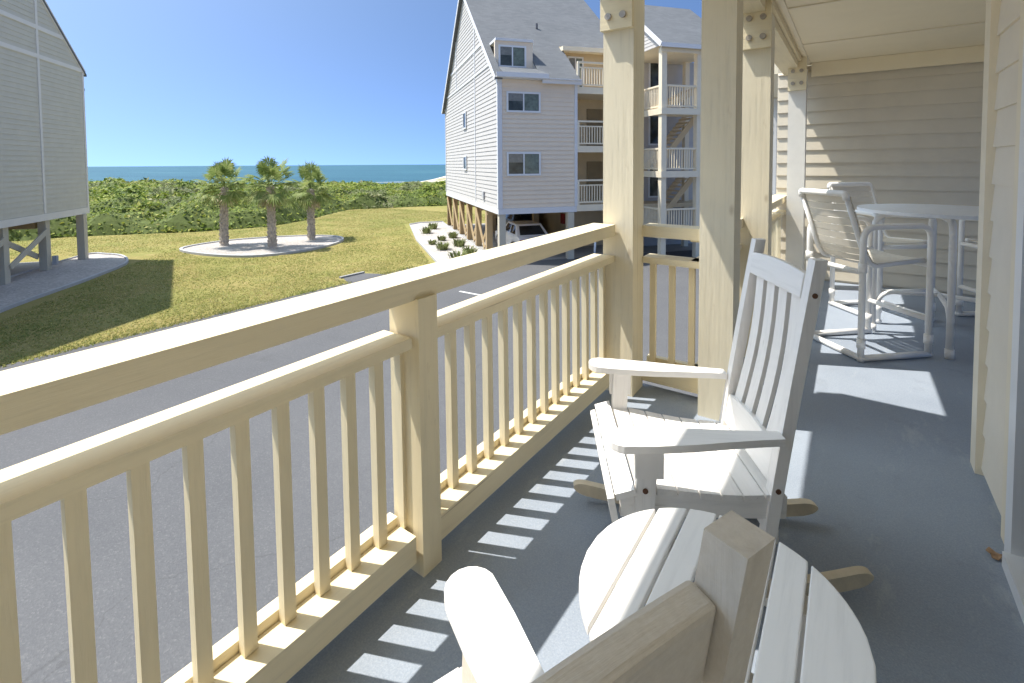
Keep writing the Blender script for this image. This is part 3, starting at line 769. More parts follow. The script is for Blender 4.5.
# dried leaf on the deck
bm = B(); N = 12; c0 = bm.verts.new((0, 0, 0.012)); ring = []
for k in range(N):
    a = 2 * math.pi * k / N; rr = 0.022 * (1 + .35 * math.sin(3 * a + 1)); ring.append((bm.verts.new((rr * math.cos(a) * 1.3, rr * math.sin(a), 0.006 + .012 * math.sin(2 * a + .5) ** 2)), bm.verts.new((rr * math.cos(a) * 1.3, rr * math.sin(a), 0.003 + .012 * math.sin(2 * a + .5) ** 2))))
c1 = bm.verts.new((0, 0, 0.009))
for k in range(N):
    j = (k + 1) % N
    bm.faces.new((c0, ring[k][0], ring[j][0])); bm.faces.new((c1, ring[j][1], ring[k][1])); bm.faces.new((ring[k][0], ring[k][1], ring[j][1], ring[j][0]))
tag(obj("dried_leaf", bm, plain("dead_leaf", (0.36, 0.22, 0.12), 0.8, 0, 0.3, 60), None, (0.475, 2.48, DK)), "small curled brown dried leaf on the deck floor by the door", "leaf")

CURT = plain("curtain_seen_through_glass", (0.16, 0.19, 0.15), 0.15, 0, 0.35, 5)
BLIND = plain("blind_seen_through_glass", (0.22, 0.22, 0.20), 0.15, 0, 0.2, 9)
# ================================================================== FAR CONDOMINIUM
def uvobj(name, bm, mat, parent=None, **k): return obj(name, bm, mat, parent, **k)
def frame_empty(name, label, cat, O):
    e = empty(name, label, cat, O, UV_A + math.pi / 2 - math.pi / 2)
    return e
# local frame of both buildings: local x = V, local y = U  (rotation by angle of V)
RZ = math.atan2(V.y, V.x)
def house(name, label, O): return empty(name, label, "building", O, RZ)

def roof_uv(bm):
    uv = bm.loops.layers.uv.new("UVMap")
    for f in bm.faces:
        n = f.normal; t = Vector((0, 0, 1)).cross(n)
        if t.length < 1e-3: t = Vector((1, 0, 0))
        t.normalize(); b = n.cross(t)
        for lp in f.loops: lp[uv].uv = (lp.vert.co.dot(t), lp.vert.co.dot(b))

def quad_slab(bm, pts, th):
    """a thick panel: polygon pts (3D) given a thickness straight down"""
    top = [bm.verts.new(p) for p in pts]; bot = [bm.verts.new(Vector(p) - Vector((0, 0, th))) for p in pts]
    n = len(pts); bm.faces.new(top); bm.faces.new(bot[::-1])
    for i in range(n): bm.faces.new((top[i], bot[i], bot[(i + 1) % n], top[(i + 1) % n]))

ZB, ZE, DEP = 2.25, 8.42, 14.6
SL = 0.835
def rake_clip(z):
    if z <= ZE: return 0.0, DEP
    a = (z - ZE) / SL; return a, DEP - a
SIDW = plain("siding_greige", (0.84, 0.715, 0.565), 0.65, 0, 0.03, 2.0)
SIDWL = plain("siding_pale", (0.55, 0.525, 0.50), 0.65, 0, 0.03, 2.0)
FASC = plain("fascia_white", (0.74, 0.74, 0.75), 0.5, 0, 0.02, 2.0)
TAN = plain("recess_tan", (0.66, 0.53, 0.34), 0.7, 0, 0.05, 2.0)
condo = house("condominium", "tall pale condominium on pilings with grey shingle roof and recessed balconies", OB)
# side wall (faces the lawn), plane x=0 normal -x
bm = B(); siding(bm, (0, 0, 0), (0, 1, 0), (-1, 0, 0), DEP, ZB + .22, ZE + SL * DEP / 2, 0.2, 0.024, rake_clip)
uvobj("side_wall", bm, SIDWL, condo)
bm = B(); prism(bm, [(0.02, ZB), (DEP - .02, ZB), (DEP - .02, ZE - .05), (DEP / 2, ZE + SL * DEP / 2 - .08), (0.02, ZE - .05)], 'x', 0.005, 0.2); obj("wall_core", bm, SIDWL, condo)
bm = B(); box(bm, -0.03, -0.002, 0, DEP, ZB - .05, ZB + .215); obj("skirt_board", bm, FASC, condo)
bm = B(); box(bm, -0.03, 3.75, -0.032, -0.004, ZB - .05, ZB + .215); obj("skirt_board", bm, FASC, condo)
for z in (9.05, 10.35):
    a, b = rake_clip(z + .1); bm = B(); box(bm, -0.05, -0.003, a + .1, b - .1, z, z + .12); obj("trim_band", bm, FASC, condo)
for y in (4.6, 10.0):
    bm = B(); box(bm, -0.046, -0.003, y, y + .12, 9.18 if y > 9 else ZB + .22, min(ZE + SL * min(y, DEP - y), 12.5) - .1); obj("trim_band", bm, FASC, condo)
bm = B(); box(bm, -0.05, -0.003, 0.0, 0.13, ZB + .22, ZE); box(bm, -0.05, 0.16, -0.05, -0.003, ZB + .22, ZE - .15); obj("corner_trim", bm, FASC, condo)
bm = B(); box(bm, -0.05, -0.003, DEP - .13, DEP, ZB + .22, ZE); obj("corner_trim", bm, FASC, condo)
# front wall, plane y=0 normal -y
bm = B(); siding(bm, (0.14, 0, 0), (1, 0, 0), (0, -1, 0), 3.5, ZB + .22, 8.3, 0.2, 0.034); obj("front_wall", bm, SIDW, condo)
bm = B(); box(bm, 0.2, 3.72, 0.004, 0.18, ZB, 8.3); obj("front_core", bm, SIDW, condo)
bm = B(); box(bm, 3.64, 3.78, -0.05, -0.003, ZB + .22, 8.28); obj("corner_trim", bm, FASC, condo)
# floor underside
bm = B(); box(bm, 0.2, 12, 0.2, DEP - .1, ZB - .02, ZB + .18); obj("floor_slab", bm, TAN, condo)
for y in (2.4, 4.8, 7.2, 9.6, 12.0):
    bm = B(); box(bm, 0.05, 11.5, y - .1, y + .1, ZB - .30, ZB - .03); obj("floor_beam", bm, PILEM, condo)

def window(par, axis, a0, a1, z0, z1, off, mull=True, fr=0.085):
    """axis 'x': on the front wall (y=-off); axis 'y': on the side wall (x=-off)"""
    def bx(bm, p0, p1, o0, o1, q0, q1):
        if axis == 'x': box(bm, p0, p1, -o1, -o0, q0, q1)
        else: box(bm, -o1, -o0, p0, p1, q0, q1)
    bm = B()
    bx(bm, a0, a1, off, off + .05, z1 - fr, z1); bx(bm, a0, a1, off, off + .05, z0, z0 + fr)
    bx(bm, a0, a0 + fr, off, off + .05, z0 + fr, z1 - fr); bx(bm, a1 - fr, a1, off, off + .05, z0 + fr, z1 - fr)
    if mull: c = (a0 + a1) / 2; bx(bm, c - .03, c + .03, off, off + .045, z0 + fr, z1 - fr)
    w = obj("window", bm, VINYLW, par)
    bm = B(); bx(bm, a0 + fr, a1 - fr, off + .005, off + .018, z0 + fr, z1 - fr); obj("pane", bm, GLASS, w)
    if mull:      # a light curtain drawn behind one half, a blind half down in the other
        c = (a0 + a1) / 2; bm = B(); bx(bm, c + .05, a1 - fr - .02, off + .0185, off + .0195, z0 + fr + .02, z1 - fr - .01); obj("curtain", bm, CURT, w)
        bm = B(); bx(bm, a0 + fr + .01, c - .04, off + .0185, off + .0195, z1 - fr - .36 * (z1 - z0), z1 - fr - .01); obj("blind", bm, BLIND, w)
    return w
window(condo, 'x', 0.36, 1.96, 6.74, 7.66, 0.036)
window(condo, 'x', 0.36, 1.96, 3.92, 4.98, 0.036)
window(condo, 'y', 6.9, 7.75, 6.5, 7.5, 0.036, False)
window(condo, 'y', 6.9, 7.75, 4.1, 4.95, 0.036, False)
bm = B(); box(bm, -0.1, -0.03, 2.6, 2.9, ZB + .5, ZB + .85); obj("meter_box", bm, KERBM, condo)
# roof planes
def zr(y): return ZE - .02 + SL * y + .12
bm = B()
YE = -0.32
def rp(x, y): return (x, y, zr(y))
quad_slab(bm, [rp(-0.22, YE), rp(0.12, YE), rp(0.12, 2.05), rp(-0.22, 2.05)], .13)             # strip left of the dormer
quad_slab(bm, [rp(1.95, YE), rp(3.85, YE), rp(3.85, 2.05), rp(1.95, 2.05)], .13)               # right of the dormer
quad_slab(bm, [rp(-0.22, 2.053), rp(7.5, 2.053), rp(7.5, DEP / 2), rp(-0.22, DEP / 2)], .13)
def rpb(x, y): return (x, y, zr(DEP - y))
quad_slab(bm, [rpb(-0.22, DEP / 2 + .003), rpb(7.5, DEP / 2 + .003), rpb(7.5, DEP + .32), rpb(-0.22, DEP + .32)], .13)
quad_slab(bm, [(0.123, -0.5, 8.42), (2.2, -0.5, 8.42), (1.947, 0.62, 8.86), (0.123, 0.62, 8.86)], .10)  # skirt roof below the dormer
bmesh.ops.recalc_face_normals(bm, faces=bm.faces); roof_uv(bm)
roof = obj("roof", bm, SHING, condo)
bm = B(); tube(bm, [(3.1, 3.6, zr(3.6)), (3.1, 3.6, zr(3.6) + .28)], .06, 10); obj("vent_pipe", bm, plain("vent_grey", (0.12, 0.12, 0.13)), roof)
bm = B()   # rake boards
bar(bm, (-0.235, YE, zr(YE) - .09), (-0.235, DEP / 2, zr(DEP / 2) - .09), 0.025, 0.2); bar(bm, (-0.235, DEP / 2, zr(DEP / 2) - .09), (-0.235, DEP + .32, zr(YE) - .09), 0.025, 0.2)
obj("rake_board", bm, FASC, roof)
bm = B(); box(bm, 1.95, 3.85, YE - .025, YE - .002, zr(YE) - .22, zr(YE) - .0); box(bm, -.2, 2.2, -0.53, -0.503, 8.22, 8.42); obj("gutter", bm, FASC, roof)
bm = B(); box(bm, -.2, 3.8, -0.5, -0.04, 8.2, 8.24); obj("soffit", bm, FASC, roof)
# recessed dormer
dm = bpy.data.objects.new("dormer", None); COL.objects.link(dm); dm.parent = condo
bm = B(); box(bm, 0.12, 1.95, 0.95, 1.1, 8.7, 10.1); obj("dormer_wall", bm, SIDW, dm)
bm = B(); prism(bm, [(-.32, 8.2), (1.0, 8.5), (2.04, 9.8), (2.04, 10.16), (-.32, 8.2)][:4] + [(-.31, 8.21)], 'x', 1.952, 2.02); obj("dormer_cheek", bm, SIDWL, dm)
bm = B(); box(bm, 0.13, 1.95, 0.85, 2.05, 10.1, 10.22); obj("dormer_roof", bm, FASC, dm)
w = window(dm, 'x', 0.28, 1.62, 8.9, 9.92, -0.948)
# balcony recess
bm = B(); prism(bm, [(0.182, ZB), (2.6, ZB), (2.6, 10.2), (2.1, 10.15), (0.182, 8.5)], "x", 3.62, 3.748); obj("recess_wall", bm, TAN, condo)
bm = B(); box(bm, 3.75, 7.2, 2.6, 2.75, ZB, 10.6); obj("recess_wall", bm, TAN, condo)
bm = B(); box(bm, 3.75, 7.4, 1.6, 2.05, 10.02, 10.24); obj("recess_fascia", bm, TRIM, condo)
bm = B(); box(bm, 3.75, 7.4, 2.05, 2.6, 10.2, 10.3); obj("recess_ceiling", bm, TAN, condo)
for k, zf in enumerate((2.5, 5.25, 7.97)):
    b_ = bpy.data.objects.new("balcony", None); COL.objects.link(b_); b_.parent = condo
    bm = B(); box(bm, 3.752, 7.2, 0.0, 2.598, zf - .2, zf); box(bm, 3.752, 7.2, -0.04, -0.003, zf - .28, zf + .02); obj("balcony_floor", bm, TRIM, b_)
    bm = B(); box(bm, 3.80, 7.2, -0.03, 0.07, zf + 1.12, zf + 1.2); box(bm, 3.80, 7.2, 0.0, 0.05, zf + .9, zf + .96); box(bm, 3.80, 7.2, 0.0, 0.05, zf + .1, zf + .17)
    for i in range(24): box(bm, 3.86 + .135 * i, 3.90 + .135 * i, 0.005, 0.045, zf + .17, zf + .9)
    box(bm, 3.79, 3.89, -.03, .07, zf + .02, zf + 1.12); obj("balcony_railing", bm, TRIM, b_)
    d_ = window(condo, 'x', 4.1, 4.95, zf + .9, zf + 2.0, -2.595, False) if k < 2 else window(condo, 'x', 4.4, 5.3, zf + .03, zf + 2.0, -2.595, True)
bm = B(); box(bm, 5.5, 6.4, 2.55, 2.595, 5.27, 7.3); box(bm, 5.5, 6.4, 2.55, 2.595, 2.52, 4.55); obj("door", bm, plain("tan_door", (0.30, 0.23, 0.13), 0.6), condo)
# pilings and cross braces
for i in range(7):
    y = 0.18 + 2.37 * i
    bm = B(); box(bm, 0.02, 0.32, y - .15, y + .15, 0, ZB - .055); obj("piling", bm, PILEM if i else PILEL, condo)
    if 0 < i < 6:
        bm = B(); bar(bm, (-0.02, y + .2, 0.25), (-0.02, y + 2.15, ZB - .2), 0.05, 0.2); obj("brace", bm, PILEM, condo)
        bm = B(); bar(bm, (0.36, y + .2, ZB - .2), (0.36, y + 2.15, 0.25), 0.05, 0.2); obj("brace", bm, PILEM, condo)
for x, y in ((3.45, -0.02), (3.45, 4.8), (3.45, 9.6), (7.1, 0.1), (7.1, 4.8), (0.17, 14.3), (7.0, 9.6), (10.6, 4.8)):
    bm = B(); box(bm, x - .15, x + .15, y - .05, y + .25, 0, ZB - .06 if y < 10 else ZB - .06); obj("piling", bm, PILEL if y < 1 else PILEM, condo)
bm = B()   # back of the carport: storage rooms in vertical boards
box(bm, 2.2, 12, 9.9, 10.05, 0.0, ZB - .32)
for i in range(40): box(bm, 2.2 + .24 * i, 2.22 + .24 * i, 9.885, 9.9, 0.0, ZB - .32)
obj("storage_wall", bm, TAN, condo)
bm = B(); box(bm, 4.6, 7.0, 3.0, 9.8, 0.0, ZB - .32); obj("storage_room", bm, TAN, condo)
# red extinguisher box
bm = B(); box(bm, 4.48, 4.597, 3.4, 3.75, 1.2, 1.75); obj("extinguisher_box", bm, plain("red_paint", (0.35, 0.03, 0.02), 0.4), condo)

# ------------------------------------------------------------------ stair tower in front of the far building
tw = house("stair_tower", "open white stair tower with landings and gabled grey roof", OB)
TU, TV0, TV1, TD = -1.75, 7.1, 10.9, 3.45
def tpost(x, y, z1=9.75):
    bm = B(); box(bm, x, x + .26, y, y + .26, 0, z1); obj("tower_post", bm, TRIM, tw)
for x in (TV0 + .12, TV0 + 2.0, TV1 - .4): tpost(x, TU + .15)
tpost(TV0 + .12, 1.2); tpost(TV0 + 2.0, 1.2); tpost(TV1 - .4, 1.2)
for zf in (1.25, 4.05, 6.92):
    bm = B(); box(bm, TV0 + .1, TV1, TU + .1, 0.1, zf - .18, zf); box(bm, TV0 + .06, TV1, TU + .06, TU + .1, zf - .26, zf + .03); box(bm, TV0 + .06, TV0 + .1, TU + .1, 1.4, zf - .26, zf + .03)
    obj("landing", bm, TRIM, tw)
    bm = B()
    for a, b in ((TV0 + .39, TV0 + 2.0), (TV0 + 2.27, TV1 - .42)):
        box(bm, a, b, TU + .2, TU + .3, zf + 1.02, zf + 1.1); box(bm, a, b, TU + .22, TU + .28, zf + .1, zf + .17)
        n = int((b - a) / .135)
        for i in range(n): box(bm, a + .06 + .135 * i, a + .1 + .135 * i, TU + .23, TU + .27, zf + .17, zf + 1.02)
    box(bm, TV0 + .2, TV0 + .3, TU + .45, 1.2, zf + 1.02, zf + 1.1); box(bm, TV0 + .22, TV0 + .28, TU + .45, 1.2, zf + .1, zf + .17)
    for i in range(18): box(bm, TV0 + .23, TV0 + .27, TU + .5 + .135 * i * .95, TU + .54 + .135 * i * .95, zf + .17, zf + 1.02)
    obj("railing", bm, TRIM, tw)
for z0, z1, d in ((1.25, 4.05, 1), (4.05, 6.92, 1), (6.92, 8.2, 1)):
    bm = B(); n = 14
    x0, x1 = TV0 + .9, TV1 - .5
    for i in range(n):
        x = x0 + (x1 - x0) * i / n; z = z0 + (z1 - z0) * (i + 1) / n
        box(bm, x, x + .28, 0.2, 1.15, z - .05, z)
    bar(bm, (x0, 0.18, z0), (x1 + .1, 0.18, z1 - .05), 0.05, 0.28); bar(bm, (x0, 1.17, z0), (x1 + .1, 1.17, z1 - .05), 0.05, 0.28)
    obj("stair_flight", bm, TAN, tw)
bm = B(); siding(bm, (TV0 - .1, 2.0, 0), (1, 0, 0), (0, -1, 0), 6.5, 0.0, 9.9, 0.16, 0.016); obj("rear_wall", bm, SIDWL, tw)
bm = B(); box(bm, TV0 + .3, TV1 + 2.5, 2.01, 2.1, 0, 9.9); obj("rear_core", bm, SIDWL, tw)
for z0 in (2.6, 5.4, 8.1): window(tw, 'x', TV0 + 1.7, TV0 + 2.6, z0, z0 + 1.9, -1.995, False)
# tower roof: gable facing the lawn
zE2 = 9.95
def zt2(y): return zE2 + 0.78 * (y - TU)
yr = TU + TD
bm = B()
quad_slab(bm, [(TV0 - .15, TU - .2, zt2(TU - .2)), (TV1 + .2, TU - .2, zt2(TU - .2)), (TV1 + .2, yr, zt2(yr)), (TV0 - .15, yr, zt2(yr))], .14)
quad_slab(bm, [(TV0 - .15, yr + .003, zt2(yr)), (TV1 + .2, yr + .003, zt2(yr)), (TV1 + .2, yr + 3.4, zt2(yr - 3.4)), (TV0 - .15, yr + 3.4, zt2(yr - 3.4))], .14)
bmesh.ops.recalc_face_normals(bm, faces=bm.faces); roof_uv(bm); r2 = obj("roof", bm, SHING, tw)
bm = B(); box(bm, TV0 - .15, TV1 + .2, TU - .225, TU - .203, zt2(TU - .2) - .2, zt2(TU - .2) - .005)
bar(bm, (TV0 - .165, TU - .2, zt2(TU - .2) - .1), (TV0 - .165, yr, zt2(yr) - .1), .025, .22); bar(bm, (TV0 - .165, yr, zt2(yr) - .1), (TV0 - .165, yr + 3.4, zt2(yr - 3.4) - .1), .025, .22); obj("fascia", bm, FASC, r2)
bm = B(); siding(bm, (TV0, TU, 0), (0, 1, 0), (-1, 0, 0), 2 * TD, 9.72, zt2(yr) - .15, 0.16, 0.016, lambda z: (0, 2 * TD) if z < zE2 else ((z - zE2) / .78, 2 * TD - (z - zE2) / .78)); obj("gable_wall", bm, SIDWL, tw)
bm = B(); box(bm, TV0 + .05, TV1, TU + .03, 1.9, 9.72, 9.8); obj("soffit", bm, TRIM, tw)
bm = B(); box(bm, TV0 + .02, TV1, TU + .05, TU + .14, 9.45, 9.72); obj("beam", bm, TRIM, tw)

# ================================================================== LEFT BUILDING
lb = house("beach_house", "grey green sided building on braced pilings at the left edge", OA)
ZE1 = 9.0
SIDG = plain("siding_sage", (0.64, 0.61, 0.52), 0.65, 0, 0.04, 2.0)
TRIMG = plain("trim_grey", (0.80, 0.77, 0.72), 0.6, 0, 0.03, 2.0)
LD = 14.8
def rc(z):
    if z <= ZE1: return 0.0, LD
    a = (z - ZE1) / .84; return a, LD - a
X0 = 0.28
# wall plane x=0 normal +x, running from y=+X0 back to y=X0-LD
bm = B(); siding(bm, (0, X0, 0), (0, -1, 0), (1, 0, 0), LD, 2.5, ZE1 + .84 * LD / 2, 0.2, 0.024, rc); obj("side_wall", bm, SIDG, lb)
bm = B(); prism(bm, [(X0 - .02, 2.25), (X0 - LD, 2.25), (X0 - LD, ZE1), (X0 - LD / 2, ZE1 + .84 * LD / 2 - .05), (X0 - .02, ZE1 - .03)], 'x', -0.2, -0.005); obj("wall_core", bm, SIDG, lb)
bm = B(); box(bm, -9.8, -0.2, X0 - .2, X0 - .02, 2.25, ZE1); siding(bm, (-9.8, X0, 0), (1, 0, 0), (0, 1, 0), 9.75, 2.5, ZE1, .16, .016); obj("rear_wall", bm, SIDG, lb)
bm = B(); box(bm, 0.003, 0.035, X0 - LD, X0 + .02, 2.2, 2.49); obj("skirt_board", bm, TRIMG, lb)
bm = B(); box(bm, -9.8, 0.0, X0 + .003, X0 + .03, 2.2, 2.49); obj("skirt_board", bm, TRIMG, lb)
for z in (ZE1 - .06, 10.13):
    a, b = rc(z + .12); bm = B(); box(bm, 0.003, 0.045, X0 - b + .1, X0 - a - .1, z, z + .17); obj("trim_band", bm, TRIMG, lb)
bm = B(); box(bm, 0.003, 0.042, -3.2, -3.06, 2.5, ZE1 - .065); box(bm, 0.003, 0.042, -3.2, -3.06, ZE1 + .115, 10.125); box(bm, 0.003, 0.042, -3.2, -3.06, 10.305, 11.6); obj("trim_band", bm, TRIMG, lb)
bm = B(); box(bm, 0.003, 0.03, X0 - .12, X0 + .015, 2.5, ZE1 - .07); obj("corner_trim", bm, TRIMG, lb)
bm = B(); bar(bm, (0.028, X0 + .12, ZE1 - .05), (0.028, X0 - LD / 2, ZE1 + .84 * LD / 2 + .03), .03, .24); obj("rake_board", bm, TRIMG, lb)
bm = B()
def zl(y): return ZE1 + .06 + .84 * (X0 - y)
quad_slab(bm, [(0.07, X0 + .2, zl(X0 + .2)), (-9.9, X0 + .2, zl(X0 + .2)), (-9.9, X0 - LD / 2, zl(X0 - LD / 2)), (0.07, X0 - LD / 2, zl(X0 - LD / 2))], .1)
quad_slab(bm, [(0.07, X0 - LD / 2 - .003, zl(X0 - LD / 2)), (-9.9, X0 - LD / 2 - .003, zl(X0 - LD / 2)), (-9.9, X0 - LD - .2, zl(X0 + .2)), (0.07, X0 - LD - .2, zl(X0 + .2))], .1)
bmesh.ops.recalc_face_normals(bm, faces=bm.faces); roof_uv(bm); obj("roof", bm, SHING, lb)
bm = B(); box(bm, -9.7, -.2, X0 - LD + .2, X0 - .2, 2.2, 2.4); obj("floor_slab", bm, TAN, lb)
bm = B(); box(bm, -.15, -.02, X0 + .03, X0 + .17, 8.1, 8.22); obj("flood_lamp", bm, plain("lamp_dark", (0.08, 0.08, 0.08)), lb)
for i in range(6):
    y = -0.22 - 2.55 * i
    for x in ((-0.35,) if i else (-0.2,)):
        bm = B(); box(bm, x - .02, x + .28 - (.02 if i else 0), y - .15, y + .15, 0, 2.195); obj("piling", bm, PILEL, lb)
    if i >= 1:
        bm = B(); bar(bm, (-.06, y - .1, 1.75), (-.06, y - 2.45, 0.65), .05, .22); obj("brace", bm, PILEL, lb)
        bm = B(); bar(bm, (-.42, y - .1, 0.65), (-.42, y - 2.45, 1.75), .05, .22); obj("brace", bm, PILEL, lb)
    for x in (-4.6, -9.3):
        bm = B(); box(bm, x - .15, x + .15, y - .15, y + .15, 0, 2.195); obj("piling", bm, PILEM, lb)
bm = B(); box(bm, -9.6, -.45, -2.9, -2.7, 1.85, 2.19); obj("floor_beam", bm, PILEM, lb)
bm = B(); box(bm, -.06, .1, -2.66, -2.5, .25, .62); obj("meter_box", bm, KERBM, lb)

# ================================================================== CARS under the far building
def car(name, label, cat, loc, rz, paint, Lr, H, glass, suv=False):
    """local -y is the tail; built round the tail because that is what shows"""
    t = empty(name, label, cat, loc, rz)
    hw = 0.88
    zs = lambda y: 0.0
    # side profile of the body below the belt line (y, z)
    belt = 0.95 if not suv else 1.08
    prof = [(-Lr / 2, .45), (-Lr / 2 - .04, .62), (-Lr / 2 + .02, belt - .08), (-Lr / 2 + .18, belt), (Lr / 2 - 1.25, belt - .02), (Lr / 2 - .25, belt - .2), (Lr / 2, .72), (Lr / 2 + .02, .42), (Lr / 2 - .15, .26), (-Lr / 2 + .15, .28)]
    bm = B(); prism(bm, prof, 'x', -hw, hw)
    for v_ in bm.verts:
        if v_.co.z > belt - .1: v_.co.x *= .95
        if abs(v_.co.y) > Lr / 2 - .2: v_.co.x *= .93
    obj("body", bm, paint, t, None, False, 0.07, 3)
    # cabin
    y0, y1 = (-Lr / 2 + .22, Lr / 2 - 1.35); ya, yb = (-Lr / 2 + (.55 if suv else .95), Lr / 2 - 2.05)
    bm = B(); A = [(-hw * .93, y0, belt - .03), (hw * .93, y0, belt - .03), (hw * .93, y1, belt - .03), (-hw * .93, y1, belt - .03)]; T = [(-hw * .72, ya, H), (hw * .72, ya, H), (hw * .72, yb, H), (-hw * .72, yb, H)]
    va = [bm.verts.new(p) for p in A]; vt = [bm.verts.new(p) for p in T]
    bm.faces.new(vt); bm.faces.new(va[::-1])
    for i in range(4): bm.faces.new((va[i], va[(i + 1) % 4], vt[(i + 1) % 4], vt[i]))
    obj("cabin", bm, paint, t, None, False, 0.05, 3)
    def panel(nm, q, off, m):
        bm = B(); n = (Vector(q[1]) - Vector(q[0])).cross(Vector(q[3]) - Vector(q[0])).normalized()
        a = [bm.verts.new(Vector(p) + n * off) for p in q]; b = [bm.verts.new(Vector(p) - n * .02) for p in q]
        bm.faces.new(a); bm.faces.new(b[::-1])
        for i in range(4): bm.faces.new((a[i], b[i], b[(i + 1) % 4], a[(i + 1) % 4]))
        return obj(nm, bm, m, t)
    def lerp4(q, s0, s1, t0, t1):
        a, b, c, d = (Vector(p) for p in q)
        f = lambda s, u_: (a.lerp(b, s)).lerp(d.lerp(c, s), u_)
        return [f(s0, t0), f(s1, t0), f(s1, t1), f(s0, t1)]
    rear = [A[0], A[1], T[1], T[0]]; panel("rear_window", lerp4(rear, .09, .91, .16, .86), .006, glass)
    fr = [A[2], A[3], T[3], T[2]]; panel("windscreen", lerp4(fr, .07, .93, .1, .9), .006, glass)
    for sgn, sd_ in ((-1, [A[3], A[0], T[0], T[3]]), (1, [A[1], A[2], T[2], T[1]])):
        for s0, s1 in ((.10, .47), (.53, .88)):
            panel("side_window", lerp4(sd_, s0, s1, .16, .86), .006, glass)
    for s in (-1, 1):
        bm = B(); box(bm, s * .62 - .15, s * .62 + .15, -Lr / 2 - .055, -Lr / 2 + .05, .68, .83); obj("tail_light", bm, plain("tail_red", (0.35, 0.02, 0.02), 0.2), t, None, False, 0.02)
        bm = B(); box(bm, s * .60 - .17, s * .60 + .17, Lr / 2 - .12, Lr / 2 + .0, .6, .72); obj("headlight", bm, VINYLW, t, None, False, 0.02)
        for y in (-Lr / 2 + .85, Lr / 2 - .85):
            bm = B(); tube(bm, [(s * .70, y, .32), (s * .90, y, .32)], .32, 24); w_ = obj("wheel", bm, RUBBER, t, None, False, 0.03)
            bm = B(); tube(bm, [(s * .88, y, .32), (s * .912, y, .32)], .19, 18); obj("rim", bm, plain("alloy", (0.5, 0.5, 0.52), .3, .8), w_)
    bm = B(); box(bm, -.26, .26, -Lr / 2 - .058, -Lr / 2 + .0, .50, .62); obj("licence_plate", bm, VINYLW, t)
    bm = B(); box(bm, -.8, .8, -Lr / 2 - .09, -Lr / 2 + .1, .34, .48); obj("bumper", bm, paint, t, None, False, 0.04)
    return t
CWHITE = plain("car_white", (0.78, 0.79, 0.80), 0.18, 0, 0.01, 2); CDARK = plain("car_dark", (0.03, 0.035, 0.04), 0.2, 0, 0.1, 2)
CGL = glass_dark("car_glass", (0.02, 0.025, 0.03), 0.05)
w0 = loc_uv(OB, 3.2, 2.05); car("white_car", "white car parked under the condominium behind the corner piling", "car", (w0.x, w0.y, 0.013), RZ, CWHITE, 4.4, 1.46, CGL)
w0 = loc_uv(OB, 8.0, 3.3); 
car("dark_car", "dark suv parked deeper in the carport behind the white car", "car", (w0.x - .0, w0.y, 0.013), RZ, CDARK, 4.3, 1.72, CGL, True)
w0 = loc_uv(OB, 1.4, 5.3)
bm = B(); tube(bm, [(0, 0, 0), (0.05, 0, 0.9)], 0.05, 12); tag(obj("bollard", bm, VINYLW, None, (-9.75, 20.75, 0.01), True), "thin white post standing in the carport right of the piling", "bollard")

